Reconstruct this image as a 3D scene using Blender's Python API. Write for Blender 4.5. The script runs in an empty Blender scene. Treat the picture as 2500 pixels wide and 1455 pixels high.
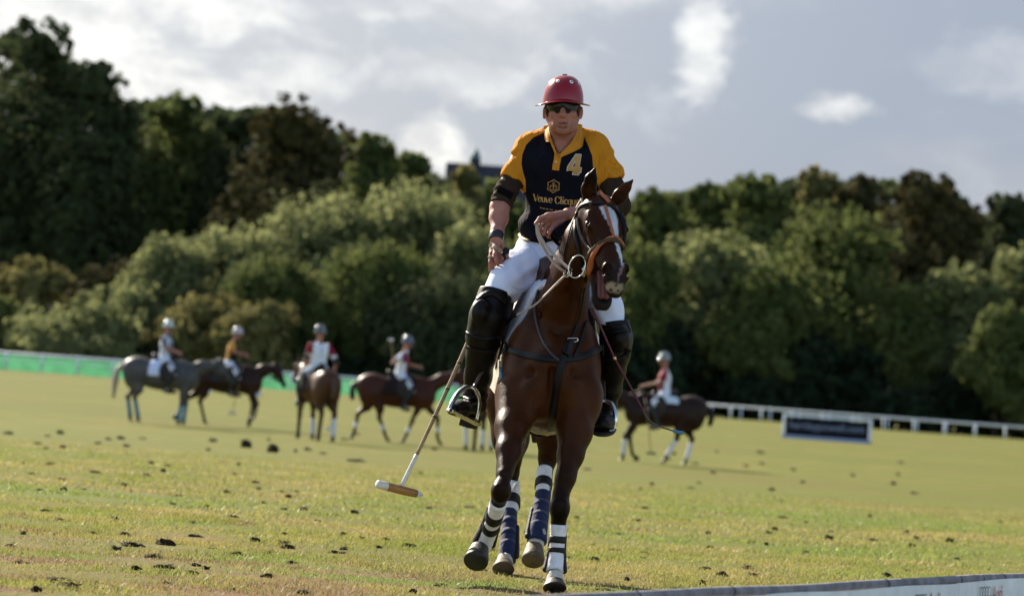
import bpy, math, random
import numpy as np
from mathutils import Vector, Matrix
from mathutils.bvhtree import BVHTree

SC = bpy.context.scene
COL = SC.collection
rng = np.random.default_rng(7)
random.seed(7)

# ------------------------------------------------------------------ camera
FPX = 8000.0                      # focal length in pixels of the 2500 px wide photograph
CAM_H = 0.94
ROLL = math.atan(0.072)
PITCH = math.atan(236.7 / FPX)
cF = np.array([0, math.cos(PITCH), math.sin(PITCH)])
cU0 = np.array([0, -math.sin(PITCH), math.cos(PITCH)])
cX = np.array([1.0, 0, 0])
cR = math.cos(ROLL) * cX + math.sin(ROLL) * cU0
cU = -math.sin(ROLL) * cX + math.cos(ROLL) * cU0
CAM = np.array([0, 0, CAM_H])
cam_d = bpy.data.cameras.new('camera')
cam = bpy.data.objects.new('camera', cam_d)
COL.objects.link(cam)
cam.matrix_world = Matrix(((cR[0], cU[0], -cF[0], 0), (cR[1], cU[1], -cF[1], 0), (cR[2], cU[2], -cF[2], CAM_H), (0, 0, 0, 1)))
cam_d.sensor_width = 36.0
cam_d.lens = 36.0 * FPX / 2500.0
cam_d.clip_start = 0.5
cam_d.clip_end = 9000
cam_d.dof.use_dof = True
cam_d.dof.focus_distance = 16.25
cam_d.dof.aperture_fstop = 3.3
SC.camera = cam

# ------------------------------------------------------------------ light
SUN_AZ = math.radians(-33)        # from +Y towards -X
SUN_EL = math.radians(29)
world = bpy.data.worlds.new("World")
SC.world = world
world.use_nodes = True
SUN_DIR = np.array([math.sin(SUN_AZ) * math.cos(SUN_EL), math.cos(SUN_AZ) * math.cos(SUN_EL), math.sin(SUN_EL)])
sun_d = bpy.data.lights.new('sun', 'SUN')
sun_d.energy = 5.0
sun_d.angle = math.radians(0.6)
sun_d.color = (1.0, 0.90, 0.74)
sun = bpy.data.objects.new('sun', sun_d)
COL.objects.link(sun)
sun.rotation_euler = Vector(-SUN_DIR).to_track_quat('-Z', 'Y').to_euler()
sun.location = Vector(SUN_DIR * 60)
vs = SC.view_settings
vs.view_transform = 'Standard'
vs.look = 'None'
vs.gamma = 1.0
vs.use_curve_mapping = False
vs.exposure = 1.38
SC.cycles.max_bounces = 8
SC.cycles.transparent_max_bounces = 8
SC.cycles.use_denoising = True
SC.cycles.sample_clamp_indirect = 6.0


def build_world():
    nt = world.node_tree
    N, L = nt.nodes, nt.links
    N.clear()
    out = N.new('ShaderNodeOutputWorld')
    bg = N.new('ShaderNodeBackground')
    bg.inputs['Strength'].default_value = 0.1
    L.new(bg.outputs[0], out.inputs[0])
    sky = N.new('ShaderNodeTexSky')
    sky.sky_type = 'NISHITA'
    sky.sun_disc = False
    sky.sun_elevation = SUN_EL
    sky.sun_rotation = SUN_AZ
    sky.air_density = 1.0
    sky.dust_density = 1.0
    tc = N.new('ShaderNodeTexCoord')

    def dot(v):
        d = N.new('ShaderNodeVectorMath'); d.operation = 'DOT_PRODUCT'
        L.new(tc.outputs['Generated'], d.inputs[0]); d.inputs[1].default_value = v
        return d.outputs['Value']

    def math_(op, a, b=None, clamp=False):
        m = N.new('ShaderNodeMath'); m.operation = op; m.use_clamp = clamp
        for i, v in enumerate((a, b)):
            if v is None: continue
            if isinstance(v, (int, float)): m.inputs[i].default_value = v
            else: L.new(v, m.inputs[i])
        return m.outputs[0]

    def noise(scale, detail, rough, stretch, off=(0, 0, 0), dist=0.0):
        mp = N.new('ShaderNodeMapping'); L.new(tc.outputs['Generated'], mp.inputs[0])
        mp.inputs['Scale'].default_value = stretch; mp.inputs['Location'].default_value = off
        mp.inputs['Rotation'].default_value = (0, 0.07, 0)
        n = N.new('ShaderNodeTexNoise'); n.inputs['Scale'].default_value = scale
        n.inputs['Detail'].default_value = detail; n.inputs['Roughness'].default_value = rough
        n.inputs['Distortion'].default_value = dist
        L.new(mp.outputs[0], n.inputs[0])
        return n.outputs[0]

    def smooth(v, a, b):
        m = N.new('ShaderNodeMapRange'); m.interpolation_type = 'SMOOTHSTEP'
        L.new(v, m.inputs[0]); m.inputs[1].default_value = a; m.inputs[2].default_value = b
        return m.outputs[0]

    def mix(f, a, b):
        m = N.new('ShaderNodeMix'); m.data_type = 'RGBA'
        if isinstance(f, (int, float)): m.inputs[0].default_value = f
        else: L.new(f, m.inputs[0])
        for k, v in ((6, a), (7, b)):
            if isinstance(v, tuple): m.inputs[k].default_value = (*v, 1)
            else: L.new(v, m.inputs[k])
        return m.outputs[2]

    # veil of blue grey cloud over the Nishita sky, brighter towards the sun, white heaps on top
    sunny = smooth(dot(tuple(SUN_DIR)), 0.62, 0.99)
    big = noise(7.0, 6.0, 0.52, (1, 1, 2.2), (0.3, 0.2, 0.35), 0.25)
    fine = noise(30.0, 9.0, 0.60, (1, 1, 1.7), (1.7, 0.4, 0.1), 0.35)
    veil = mix(smooth(big, 0.40, 0.62), (.84, 1.04, 1.52), (1.30, 1.42, 1.76))
    left = smooth(dot((-1, 0, 0)), -0.13, 0.16)
    up = smooth(dot((0, 0, 1)), 0.0, 0.13)
    glow = math_('ADD', math_('MULTIPLY', left, 0.55), math_('MULTIPLY', up, 0.25))
    veil = mix(math_('MULTIPLY', glow, 0.80), veil, (2.45, 2.5, 2.66))
    cover = math_('ADD', math_('MULTIPLY', big, 0.48), math_('MULTIPLY', fine, 0.52))
    thr = math_('SUBTRACT', cover, math_('MULTIPLY', math_('MULTIPLY', left, smooth(dot((0, 0, 1)), 0.02, 0.10)), -0.115))
    heap = smooth(thr, 0.50, 0.63)
    heap = math_('MULTIPLY', heap, math_('ADD', 0.16, math_('MULTIPLY', left, 0.84)), True)
    # single heap clouds at their own place in the sky
    puff = None
    for (px, py, r, sx, sz, amp) in ((1062, 345, 0.0115, 1.0, 0.72, 1.3), (2060, 262, 0.0135, 1.0, 0.36, .75), (1725, 85, 0.016, 0.55, 0.9, .85),
                                     (700, 190, 0.02, 1.0, .5, .6), (150, 45, 0.03, 1, .6, .9), (2420, 180, .03, 1, .3, .25), (1150, 190, .018, 1, .3, .5)):
        d = cF * FPX + cR * (px - 1250) - cU * (py - 727.5)
        d = d / np.linalg.norm(d)
        right = np.cross(d, (0, 0, 1)); right /= np.linalg.norm(right)
        upv = np.cross(right, d)
        a = math_('DIVIDE', dot(tuple(right)), r * sx)
        b = math_('DIVIDE', dot(tuple(upv)), r * sz)
        rr = math_('SQRT', math_('ADD', math_('MULTIPLY', a, a), math_('MULTIPLY', b, b)))
        fr = dot(tuple(d))
        e = math_('ADD', rr, math_('MULTIPLY', math_('SUBTRACT', fine, 0.5), -3.2))
        m = math_('MULTIPLY', math_('SUBTRACT', 1.0, smooth(e, 0.55, 1.35)), math_('MULTIPLY', math_('GREATER_THAN', fr, 0.9), amp))
        puff = m if puff is None else math_('MAXIMUM', puff, m)
    white = math_('MAXIMUM', heap, puff, True)
    shade = noise(34.0, 5.0, 0.6, (1, 1, 1.6), (0.2, 2.4, 0.9))
    wcol = mix(smooth(shade, 0.38, 0.62), (2.45, 2.48, 2.6), (4.0, 3.96, 3.88))
    cl = mix(white, veil, wcol)
    cl = mix(math_('MULTIPLY', sunny, 0.25), cl, (3.9, 3.8, 3.6))
    ahead = smooth(dot((0, 1, 0)), -0.35, 0.75)
    fin = mix(math_('ADD', 0.04, math_('MULTIPLY', ahead, 0.90)), sky.outputs[0], cl)
    L.new(fin, bg.inputs['Color'])


build_world()


def P(px, py, Y):
    """World point at distance Y (metres along the ground) on the photograph's line of sight."""
    d = cF * FPX + cR * (px - 1250) - cU * (py - 727.5)
    return CAM + d * (Y / d[1])


def to_px(p):
    v = np.asarray(p, float) - CAM
    z = v @ cF
    return np.stack([1250 + FPX * (v @ cR) / z, 727.5 - FPX * (v @ cU) / z], -1)


_gy = np.array([-80, 19, 74, 135, 190, 256, 420, 6000.0])
_gz = np.array([0, 0, -.33, .03, .29, .34, .5, .5])


def gz(y):
    y = np.asarray(y, float)
    i = np.clip(np.searchsorted(_gy, y) - 1, 0, len(_gy) - 2)
    t = np.clip((y - _gy[i]) / (_gy[i + 1] - _gy[i]), 0, 1)
    return _gz[i] + (_gz[i + 1] - _gz[i]) * t * t * (3 - 2 * t)


def on_ground(px, Y):
    """Ground point at distance Y under picture column px."""
    p = P(px, 970, Y)
    for _ in range(3):
        q = to_px(np.array([p[0], Y, float(gz(Y))]))
        p = P(px, q[1], Y)
    return np.array([p[0], Y, float(gz(Y))])

# ------------------------------------------------------------------ object helpers
def link(o):
    COL.objects.link(o)
    return o


def tag(o, label=None, cat=None, group=None, kind=None):
    if label: o['label'] = label
    if cat: o['category'] = cat
    if group: o['group'] = group
    if kind: o['kind'] = kind
    return o


def thing(name, label, cat, loc, group=None, rotz=0.0):
    o = bpy.data.objects.new(name, None)
    o.empty_display_size = 0.2
    o.location = Vector(loc)
    o.rotation_euler = (0, 0, rotz)
    link(o)
    return tag(o, label, cat, group)


def root_of(o):
    return np.array(o.location) if o is not None else np.zeros(3)


def mesh_obj(name, V, F, mats, parent=None, smooth=True, origin=None, fmat=None, cols=None, attrs=None):
    """One mesh object. V in world coordinates when the parent chain is unrotated; vertices are stored relative to the parent."""
    V = np.asarray(V, float)
    o0 = np.zeros(3)
    q = parent
    while q is not None:
        o0 = o0 + np.array(q.location); q = q.parent
    if parent is None and origin is not None:
        o0 = np.asarray(origin, float)
    me = bpy.data.meshes.new(name)
    if isinstance(F, np.ndarray) and F.ndim == 2:
        k = F.shape[1]
        me.vertices.add(len(V)); me.vertices.foreach_set('co', (V - o0).astype(np.float32).ravel())
        me.loops.add(F.size); me.loops.foreach_set('vertex_index', F.astype(np.int32).ravel())
        me.polygons.add(len(F)); me.polygons.foreach_set('loop_start', np.arange(0, F.size, k, dtype=np.int32))
        me.update(calc_edges=True)
    else:
        me.from_pydata((V - o0).tolist(), [], [list(f) for f in F])
        me.update()
    if smooth and len(me.polygons):
        me.polygons.foreach_set('use_smooth', np.ones(len(me.polygons), dtype=bool))
    for m in (mats if isinstance(mats, (list, tuple)) else [mats]):
        me.materials.append(m)
    if fmat is not None:
        me.polygons.foreach_set('material_index', np.asarray(fmat, dtype=np.int32))
    if cols is not None:
        a = me.color_attributes.new('Col', 'FLOAT_COLOR', 'POINT')
        c = np.ones((len(V), 4), np.float32); c[:, :3] = cols
        a.data.foreach_set('color', c.ravel())
    for k, v in (attrs or {}).items():
        a = me.attributes.new(k, 'FLOAT', 'POINT')
        a.data.foreach_set('value', np.asarray(v, np.float32))
    o = bpy.data.objects.new(name, me)
    o.parent = parent
    if parent is None and origin is not None: o.location = Vector(origin)
    return link(o)


class MB:
    """Collects pieces of geometry for one mesh."""
    def __init__(self):
        self.V, self.F, self.n, self.M = [], [], 0, []

    def add(self, V, F, mat=0):
        V = np.asarray(V, float)
        self.V.append(V)
        for f in F:
            self.F.append([int(i) + self.n for i in f]); self.M.append(mat)
        self.n += len(V)
        return self

    def build(self, name, mats, parent=None, **k):
        return mesh_obj(name, np.concatenate(self.V), self.F, mats, parent, fmat=self.M, **k)


def unit(v):
    v = np.asarray(v, float)
    return v / (np.linalg.norm(v) + 1e-12)


def spline(pts, n):
    """Catmull-Rom through pts (any dimension), n samples."""
    pts = np.asarray(pts, float)
    if len(pts) < 3:
        t = np.linspace(0, 1, n)[:, None]
        return pts[0] * (1 - t) + pts[-1] * t
    p = np.vstack([2 * pts[0] - pts[1], pts, 2 * pts[-1] - pts[-2]])
    u = np.linspace(0, len(pts) - 1 - 1e-9, n)
    i = u.astype(int); t = (u - i)[:, None]
    a, b, c, d = p[i], p[i + 1], p[i + 2], p[i + 3]
    return 0.5 * (2 * b + (c - a) * t + (2 * a - 5 * b + 4 * c - d) * t * t + (3 * b - a - 3 * c + d) * t ** 3)


def tube(pts, r, n=10, flat=1.0, up=None, cap=True):
    """Swept tube. r scalar or list; flat scales the second axis. Returns V, F."""
    pts = np.asarray(pts, float); k = len(pts)
    r = np.broadcast_to(np.asarray(r, float), (k,)) if np.ndim(r) < 1 or len(np.atleast_1d(r)) == 1 else np.asarray(r, float)
    T = np.gradient(pts, axis=0); T /= np.linalg.norm(T, axis=1)[:, None] + 1e-12
    a = unit(up) if up is not None else (np.array([0, 0, 1.0]) if abs(T[0][2]) < .9 else np.array([1.0, 0, 0]))
    V = []
    ang = np.linspace(0, 2 * math.pi, n, endpoint=False)
    for i in range(k):
        a = a - T[i] * (a @ T[i])
        if np.linalg.norm(a) < 1e-6: a = np.cross(T[i], (1, 0, 0.3))
        a = unit(a); b = np.cross(T[i], a)
        V.append(pts[i] + r[i] * (np.cos(ang)[:, None] * a + flat * np.sin(ang)[:, None] * b))
    V = np.concatenate(V)
    F = []
    for i in range(k - 1):
        for j in range(n):
            F.append((i * n + j, i * n + (j + 1) % n, (i + 1) * n + (j + 1) % n, (i + 1) * n + j))
    if cap:
        F.append(tuple(range(n - 1, -1, -1))); F.append(tuple((k - 1) * n + j for j in range(n)))
    return V, F


def ribbon(pts, nrm, w, th=0.004, ctr=0.5):
    """Flat strap: a box section of width w lying on normals nrm."""
    pts = np.asarray(pts, float); nrm = np.asarray(nrm, float); k = len(pts)
    w = np.broadcast_to(np.asarray(w, float), (k,))
    T = np.gradient(pts, axis=0); T /= np.linalg.norm(T, axis=1)[:, None] + 1e-12
    S = np.cross(T, nrm); S /= np.linalg.norm(S, axis=1)[:, None] + 1e-12
    Nn = np.cross(S, T)
    V = np.concatenate([pts - S * w[:, None] / 2, pts - S * w[:, None] * .42 + Nn * th, pts + S * w[:, None] * .42 + Nn * th, pts + S * w[:, None] / 2, pts - Nn * th * .6])
    F = []
    for i in range(k - 1):
        for a, b in ((0, 1), (1, 2), (2, 3), (3, 4), (4, 0)):
            F.append((a * k + i, b * k + i, b * k + i + 1, a * k + i + 1))
    F.append(tuple(a * k for a in range(5))); F.append(tuple(a * k + k - 1 for a in (4, 3, 2, 1, 0)))
    return V, F


def box(c, s, R=None, bev=0.0):
    x, y, z = np.asarray(s, float) / 2
    V = np.array([[sx * x, sy * y, sz * z] for sx in (-1, 1) for sy in (-1, 1) for sz in (-1, 1)])
    if R is not None: V = V @ np.asarray(R).T
    return V + np.asarray(c, float), [(0, 1, 3, 2), (4, 6, 7, 5), (0, 4, 5, 1), (2, 3, 7, 6), (0, 2, 6, 4), (1, 5, 7, 3)]


def uv_sphere(c, r, n=12, m=8, R=None):
    r = np.broadcast_to(np.asarray(r, float), (3,))
    V = [[0, 0, 1]]
    for i in range(1, m):
        th = math.pi * i / m
        for j in range(n):
            V.append([math.sin(th) * math.cos(2 * math.pi * j / n), math.sin(th) * math.sin(2 * math.pi * j / n), math.cos(th)])
    V.append([0, 0, -1])
    V = np.array(V) * r
    if R is not None: V = V @ np.asarray(R).T
    F = [(0, 1 + j, 1 + (j + 1) % n) for j in range(n)]
    for i in range(m - 2):
        for j in range(n):
            F.append((1 + i * n + j, 1 + (i + 1) * n + j, 1 + (i + 1) * n + (j + 1) % n, 1 + i * n + (j + 1) % n))
    e = len(V) - 1
    F += [(e, 1 + (m - 2) * n + (j + 1) % n, 1 + (m - 2) * n + j) for j in range(n)]
    return V + np.asarray(c, float), F


# ------------------------------------------------------------------ distance field modelling
class Field:
    """Smooth union of limbs and lobes on a grid, meshed with surface nets: one continuous skin."""
    def __init__(self, lo, hi, h):
        self.lo = np.asarray(lo, float); self.h = h
        self.n = np.ceil((np.asarray(hi, float) - self.lo) / h).astype(int) + 1
        self.f = np.full(self.n, 1.0, np.float32)

    def _block(self, lo, hi):
        a = np.clip(np.floor((lo - self.lo) / self.h).astype(int), 0, self.n - 1)
        b = np.clip(np.ceil((hi - self.lo) / self.h).astype(int) + 1, 1, self.n)
        if np.any(b <= a): return None
        ax = [(self.lo[i] + self.h * np.arange(a[i], b[i])).astype(np.float32) for i in range(3)]
        return tuple(slice(a[i], b[i]) for i in range(3)), ax[0][:, None, None], ax[1][None, :, None], ax[2][None, None, :]

    def _put(self, sl, d, k, op):
        A = self.f[sl]
        if op == 'u':
            if k > 0:
                q = np.maximum(k - np.abs(A - d), 0) / k
                A = np.minimum(A, d) - q * q * (k * .25)
            else: A = np.minimum(A, d)
        else:
            if k > 0:
                q = np.maximum(k - np.abs(A + d), 0) / k
                A = np.maximum(A, -d) + q * q * (k * .25)
            else: A = np.maximum(A, -d)
        self.f[sl] = A

    def cap(self, a, b, ra, rb=None, k=0.03, flat=None, op='u', ca=False, cb=False):
        """Tapered limb from a to b; flat=(direction, factor) makes the section elliptical; ca/cb cut the ends flat."""
        a = np.asarray(a, float); b = np.asarray(b, float); rb = ra if rb is None else rb
        R = max(ra, rb) * (max(1, flat[1]) if flat else 1) + k + 2.5 * self.h
        B = self._block(np.minimum(a, b) - R, np.maximum(a, b) + R)
        if B is None: return self
        sl, x, y, z = B
        ab = b - a; l2 = ab @ ab + 1e-12
        px, py, pz = x - a[0], y - a[1], z - a[2]
        t = (px * ab[0] + py * ab[1] + pz * ab[2]) / l2
        tc = np.clip(t, 0, 1)
        dx, dy, dz = px - tc * ab[0], py - tc * ab[1], pz - tc * ab[2]
        if flat:
            u = unit(flat[0]); s = (dx * u[0] + dy * u[1] + dz * u[2]) * (1 - 1 / flat[1])
            dx, dy, dz = dx - s * u[0], dy - s * u[1], dz - s * u[2]
        d = np.sqrt(dx * dx + dy * dy + dz * dz) - (ra + (rb - ra) * tc)
        L = math.sqrt(l2)
        if ca: d = np.maximum(d, -t * L)
        if cb: d = np.maximum(d, (t - 1) * L)
        self._put(sl, d, k, op)
        return self

    def chain(self, pts, k=0.03, flat=None, **kw):
        for (a, ra), (b, rb) in zip(pts[:-1], pts[1:]):
            self.cap(a, b, ra, rb, k, flat, **kw)
        return self

    def ell(self, c, r, R=None, k=0.03, op='u'):
        c = np.asarray(c, float); r = np.asarray(r, float)
        M = np.eye(3) if R is None else np.asarray(R, float)      # columns are the axes
        ext = np.abs(M) @ r + k + 2.5 * self.h
        B = self._block(c - ext, c + ext)
        if B is None: return self
        sl, x, y, z = B
        px, py, pz = x - c[0], y - c[1], z - c[2]
        k0 = 0; k1 = 0
        for i in range(3):
            q = (px * M[0, i] + py * M[1, i] + pz * M[2, i]) / r[i]
            k0 = k0 + q * q; k1 = k1 + (q / r[i]) ** 2
        k0 = np.sqrt(k0); k1 = np.sqrt(k1) + 1e-9
        self._put(sl, k0 * (k0 - 1) / k1, k, op)
        return self

    def half(self, p, n, lo, hi, k=0.0):
        """Cut away everything on the n side of the plane through p inside the box lo..hi."""
        B = self._block(np.asarray(lo, float), np.asarray(hi, float))
        if B is None: return self
        sl, x, y, z = B
        n = unit(n)
        d = -((x - p[0]) * n[0] + (y - p[1]) * n[1] + (z - p[2]) * n[2])
        self._put(sl, d + 0 * self.f[sl], k, 's')
        return self

    def warp(self, fn, amp_lim=0.05):
        """Add fn(x,y,z) to the field near the surface (folds, lumps)."""
        m = np.abs(self.f) < amp_lim
        i = np.argwhere(m)
        p = self.lo + i * self.h
        self.f[m] += fn(p).astype(np.float32)
        return self

    def mesh(self, smooth=1):
        f = self.f; h = self.h
        s = f < 0
        c = np.zeros(tuple(self.n - 1), np.uint8)
        for i in (0, 1):
            for j in (0, 1):
                for k in (0, 1):
                    c += s[i:self.n[0] - 1 + i, j:self.n[1] - 1 + j, k:self.n[2] - 1 + k]
        cells = np.argwhere((c > 0) & (c < 8))
        idx = np.full(tuple(self.n - 1), -1, np.int32)
        idx[tuple(cells.T)] = np.arange(len(cells))
        acc = np.zeros((len(cells), 3)); cnt = np.zeros(len(cells))
        for ax in range(3):
            o1, o2 = [q for q in range(3) if q != ax]
            for u in (0, 1):
                for v in (0, 1):
                    p0 = cells.copy(); p0[:, o1] += u; p0[:, o2] += v
                    p1 = p0.copy(); p1[:, ax] += 1
                    a = f[tuple(p0.T)]; b = f[tuple(p1.T)]
                    m = (a < 0) != (b < 0)
                    t = np.where(m, a / np.where(a == b, 1, a - b), 0)
                    q = p0.astype(float); q[:, ax] += t
                    acc[m] += q[m]; cnt[m] += 1
        V = self.lo + h * acc / cnt[:, None]
        F = []
        for ax in range(3):
            o1, o2 = (ax + 1) % 3, (ax + 2) % 3
            sl0 = [slice(None)] * 3; sl1 = [slice(None)] * 3
            sl0[ax] = slice(0, -1); sl1[ax] = slice(1, None)
            A, Bq = s[tuple(sl0)], s[tuple(sl1)]
            e = np.argwhere(A != Bq)
            e = e[(e[:, o1] > 0) & (e[:, o2] > 0) & (e[:, o1] < self.n[o1] - 1) & (e[:, o2] < self.n[o2] - 1)]
            if not len(e): continue
            fl = A[tuple(e.T)]
            qs = []
            for d1, d2 in ((1, 1), (0, 1), (0, 0), (1, 0)):
                q = e.copy(); q[:, o1] -= d1; q[:, o2] -= d2
                qs.append(idx[tuple(q.T)])
            Q = np.stack(qs, 1)
            Q[~fl] = Q[~fl][:, ::-1]
            F.append(Q)
        F = np.concatenate(F)
        F = F[(F >= 0).all(1)]
        for _ in range(smooth):
            S = np.zeros_like(V); n = np.zeros(len(V))
            for a in range(4):
                for b in ((a + 1) % 4, (a - 1) % 4):
                    np.add.at(S, F[:, a], V[F[:, b]]); np.add.at(n, F[:, a], 1)
            V = V * .5 + .5 * S / np.maximum(n, 1)[:, None]
        return V, F


def field_px(pts_lo, pts_hi, h):
    return Field(pts_lo, pts_hi, h)


def bvh_of(*objs):
    V, F = [], []
    for o in objs:
        M = o.matrix_world if o.parent is None else None
        off = np.zeros(3); q = o
        while q is not None:
            off = off + np.array(q.location); q = q.parent
        n = len(V)
        V += [Vector(np.array(v.co) + off) for v in o.data.vertices]
        F += [[n + i for i in p.vertices] for p in o.data.polygons]
    return BVHTree.FromPolygons(V, F)


def hit(bvh, px, py):
    """Where the line of sight through a picture point meets a surface."""
    d = cF * FPX + cR * (px - 1250) - cU * (py - 727.5)
    loc, n, i, dist = bvh.ray_cast(Vector(CAM), Vector(unit(d)))
    return (None, None) if loc is None else (np.array(loc), np.array(n))


def strap_on(bvh, pix, w, th=0.004, n=24, lift=0.004, sm=2):
    """A strap lying on a surface along picture points; points that miss take the last depth."""
    q = spline(pix, n); pts, nr = [], []
    lastY, lastN = None, None
    hits = [hit(bvh, *p[:2]) for p in q]
    ok = [h for h in hits if h[0] is not None]
    if not ok: return None
    lastY, lastN = ok[0][0][1], ok[0][1]
    for p, (l, m) in zip(q, hits):
        if l is None: l, m = P(p[0], p[1], lastY), lastN
        lastY, lastN = l[1], m
        pts.append(l); nr.append(m)
    pts, nr = np.array(pts), np.array(nr)
    for _ in range(sm):
        nr[1:-1] = (nr[:-2] + nr[1:-1] + nr[2:]) / 3
        pts[1:-1] = (pts[:-2] + 2 * pts[1:-1] + pts[2:]) / 4
    nr /= np.linalg.norm(nr, axis=1)[:, None] + 1e-9
    return ribbon(pts + nr * lift, nr, w, th)


# ------------------------------------------------------------------ materials
MATS = {}


def mat(name, col, rough=0.6, spec=0.5, metal=0.0, var=0.0, vscale=8.0, bump=0.0, bscale=60.0, sheen=0.0, coat=0.0, attr=None, trans=0.0, stripe=None, detail=4.0):
    """Principled material; var mottles the colour, bump gives fine relief, attr reads the colour from a vertex attribute."""
    if name in MATS: return MATS[name]
    m = bpy.data.materials.new(name); m.use_nodes = True
    N, L = m.node_tree.nodes, m.node_tree.links
    b = N['Principled BSDF']
    b.inputs['Base Color'].default_value = (*col, 1)
    b.inputs['Roughness'].default_value = rough
    b.inputs['Specular IOR Level'].default_value = spec
    b.inputs['Metallic'].default_value = metal
    if sheen: b.inputs['Sheen Weight'].default_value = sheen; b.inputs['Sheen Roughness'].default_value = 0.45
    if coat: b.inputs['Coat Weight'].default_value = coat; b.inputs['Coat Roughness'].default_value = 0.08
    tc = N.new('ShaderNodeTexCoord')
    src = None
    if attr:
        a = N.new('ShaderNodeAttribute'); a.attribute_name = attr
        src = a.outputs['Color']
    if var:
        n = N.new('ShaderNodeTexNoise'); n.inputs['Scale'].default_value = vscale; n.inputs['Detail'].default_value = detail
        L.new(tc.outputs['Object'], n.inputs[0])
        mr = N.new('ShaderNodeMapRange'); L.new(n.outputs[0], mr.inputs[0])
        mr.inputs[1].default_value = 0.25; mr.inputs[2].default_value = 0.75; mr.inputs[3].default_value = 1 - var; mr.inputs[4].default_value = 1 + var
        mx = N.new('ShaderNodeMix'); mx.data_type = 'RGBA'; mx.blend_type = 'MULTIPLY'; mx.inputs[0].default_value = 1
        if src is not None: L.new(src, mx.inputs[6])
        else: mx.inputs[6].default_value = (*col, 1)
        L.new(mr.outputs[0], mx.inputs[7])
        src = mx.outputs[2]
        mr2 = N.new('ShaderNodeMapRange'); L.new(n.outputs[0], mr2.inputs[0])
        mr2.inputs[3].default_value = max(0.02, rough - .12); mr2.inputs[4].default_value = min(1, rough + .12)
        L.new(mr2.outputs[0], b.inputs['Roughness'])
    if src is not None: L.new(src, b.inputs['Base Color'])
    if bump:
        n = N.new('ShaderNodeTexNoise'); n.inputs['Scale'].default_value = bscale; n.inputs['Detail'].default_value = 5
        L.new(tc.outputs['Object'], n.inputs[0])
        bp = N.new('ShaderNodeBump'); bp.inputs['Strength'].default_value = bump; bp.inputs['Distance'].default_value = 0.01
        L.new(n.outputs[0], bp.inputs['Height']); L.new(bp.outputs[0], b.inputs['Normal'])
    if trans:
        t = N.new('ShaderNodeBsdfTranslucent'); mx2 = N.new('ShaderNodeMixShader'); mx2.inputs[0].default_value = trans
        if src is not None: L.new(src, t.inputs[0])
        else: t.inputs[0].default_value = (*col, 1)
        o = N['Material Output']
        L.new(b.outputs[0], mx2.inputs[1]); L.new(t.outputs[0], mx2.inputs[2]); L.new(mx2.outputs[0], o.inputs[0])
    MATS[name] = m
    return m

# ------------------------------------------------------------------ turf colour shared by the ground sheet and its blades
def turf_nodes(m, blade=False):
    N, L = m.node_tree.nodes, m.node_tree.links
    b = N['Principled BSDF']
    g = N.new('ShaderNodeNewGeometry')

    def noise(scale, sx, sy, detail=5, off=0.0):
        mp = N.new('ShaderNodeMapping'); mp.inputs['Scale'].default_value = (sx, sy, 0.0); mp.inputs['Location'].default_value = (off, off * 1.7, 0)
        L.new(g.outputs['Position'], mp.inputs[0])
        n = N.new('ShaderNodeTexNoise'); n.inputs['Scale'].default_value = scale; n.inputs['Detail'].default_value = detail
        n.inputs['Roughness'].default_value = 0.6
        L.new(mp.outputs[0], n.inputs[0]); return n.outputs[0]

    def ramp(v, a, c):
        r = N.new('ShaderNodeMapRange'); r.interpolation_type = 'SMOOTHSTEP'
        L.new(v, r.inputs[0]); r.inputs[1].default_value = a; r.inputs[2].default_value = c; return r.outputs[0]

    def mix(f, a, c):
        x = N.new('ShaderNodeMix'); x.data_type = 'RGBA'; L.new(f, x.inputs[0])
        for k, v in ((6, a), (7, c)):
            if isinstance(v, tuple): x.inputs[k].default_value = (*v, 1)
            else: L.new(v, x.inputs[k])
        return x.outputs[2]
    k = np.array((1.76, 1.76, 1.42)) if blade else np.array((.80, .85, .53))
    K = lambda *q: tuple(float(a * b) for a, b in zip(q, k))
    c = mix(ramp(noise(.8, 1, .55, 6), .36, .64), K(.135, .150, .038), K(.215, .180, .080))
    c = mix(ramp(noise(.11, .6, .5, 5, 21.0), .35, .65), c, K(.150, .140, .052)) if not blade else c
    c = mix(ramp(noise(.35, .5, 1, 4, 5.1), .46, .64), c, K(.128, .158, .044))
    c = mix(ramp(noise(2.6, .8, 1, 5, 9.3), .52, .72), c, K(.225, .165, .090))
    c = mix(ramp(noise(1.3, .7, 1, 6, 3.7), .59, .72), c, (.190, .115, .065) if not blade else (.20, .14, .075))
    sp = N.new('ShaderNodeSeparateXYZ'); L.new(g.outputs['Position'], sp.inputs[0])
    nearm = N.new('ShaderNodeMapRange'); nearm.inputs[1].default_value = 19.5; nearm.inputs[2].default_value = 15.2; L.new(sp.outputs['Y'], nearm.inputs[0])
    ml = N.new('ShaderNodeMath'); ml.operation = 'MULTIPLY'; L.new(nearm.outputs[0], ml.inputs[0]); L.new(ramp(noise(1.9, .6, 1.2, 6, 12.4), .42, .60), ml.inputs[1])
    c = mix(ml.outputs[0], c, (.175, .110, .062) if not blade else (.27, .19, .10))      # bare strip trodden along the boards
    if not blade:
        c = mix(ramp(noise(38, 1, .6, 3, 2.2), .50, .75), c, (.080, .060, .030))
    L.new(c, b.inputs['Base Color'])
    return c


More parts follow.
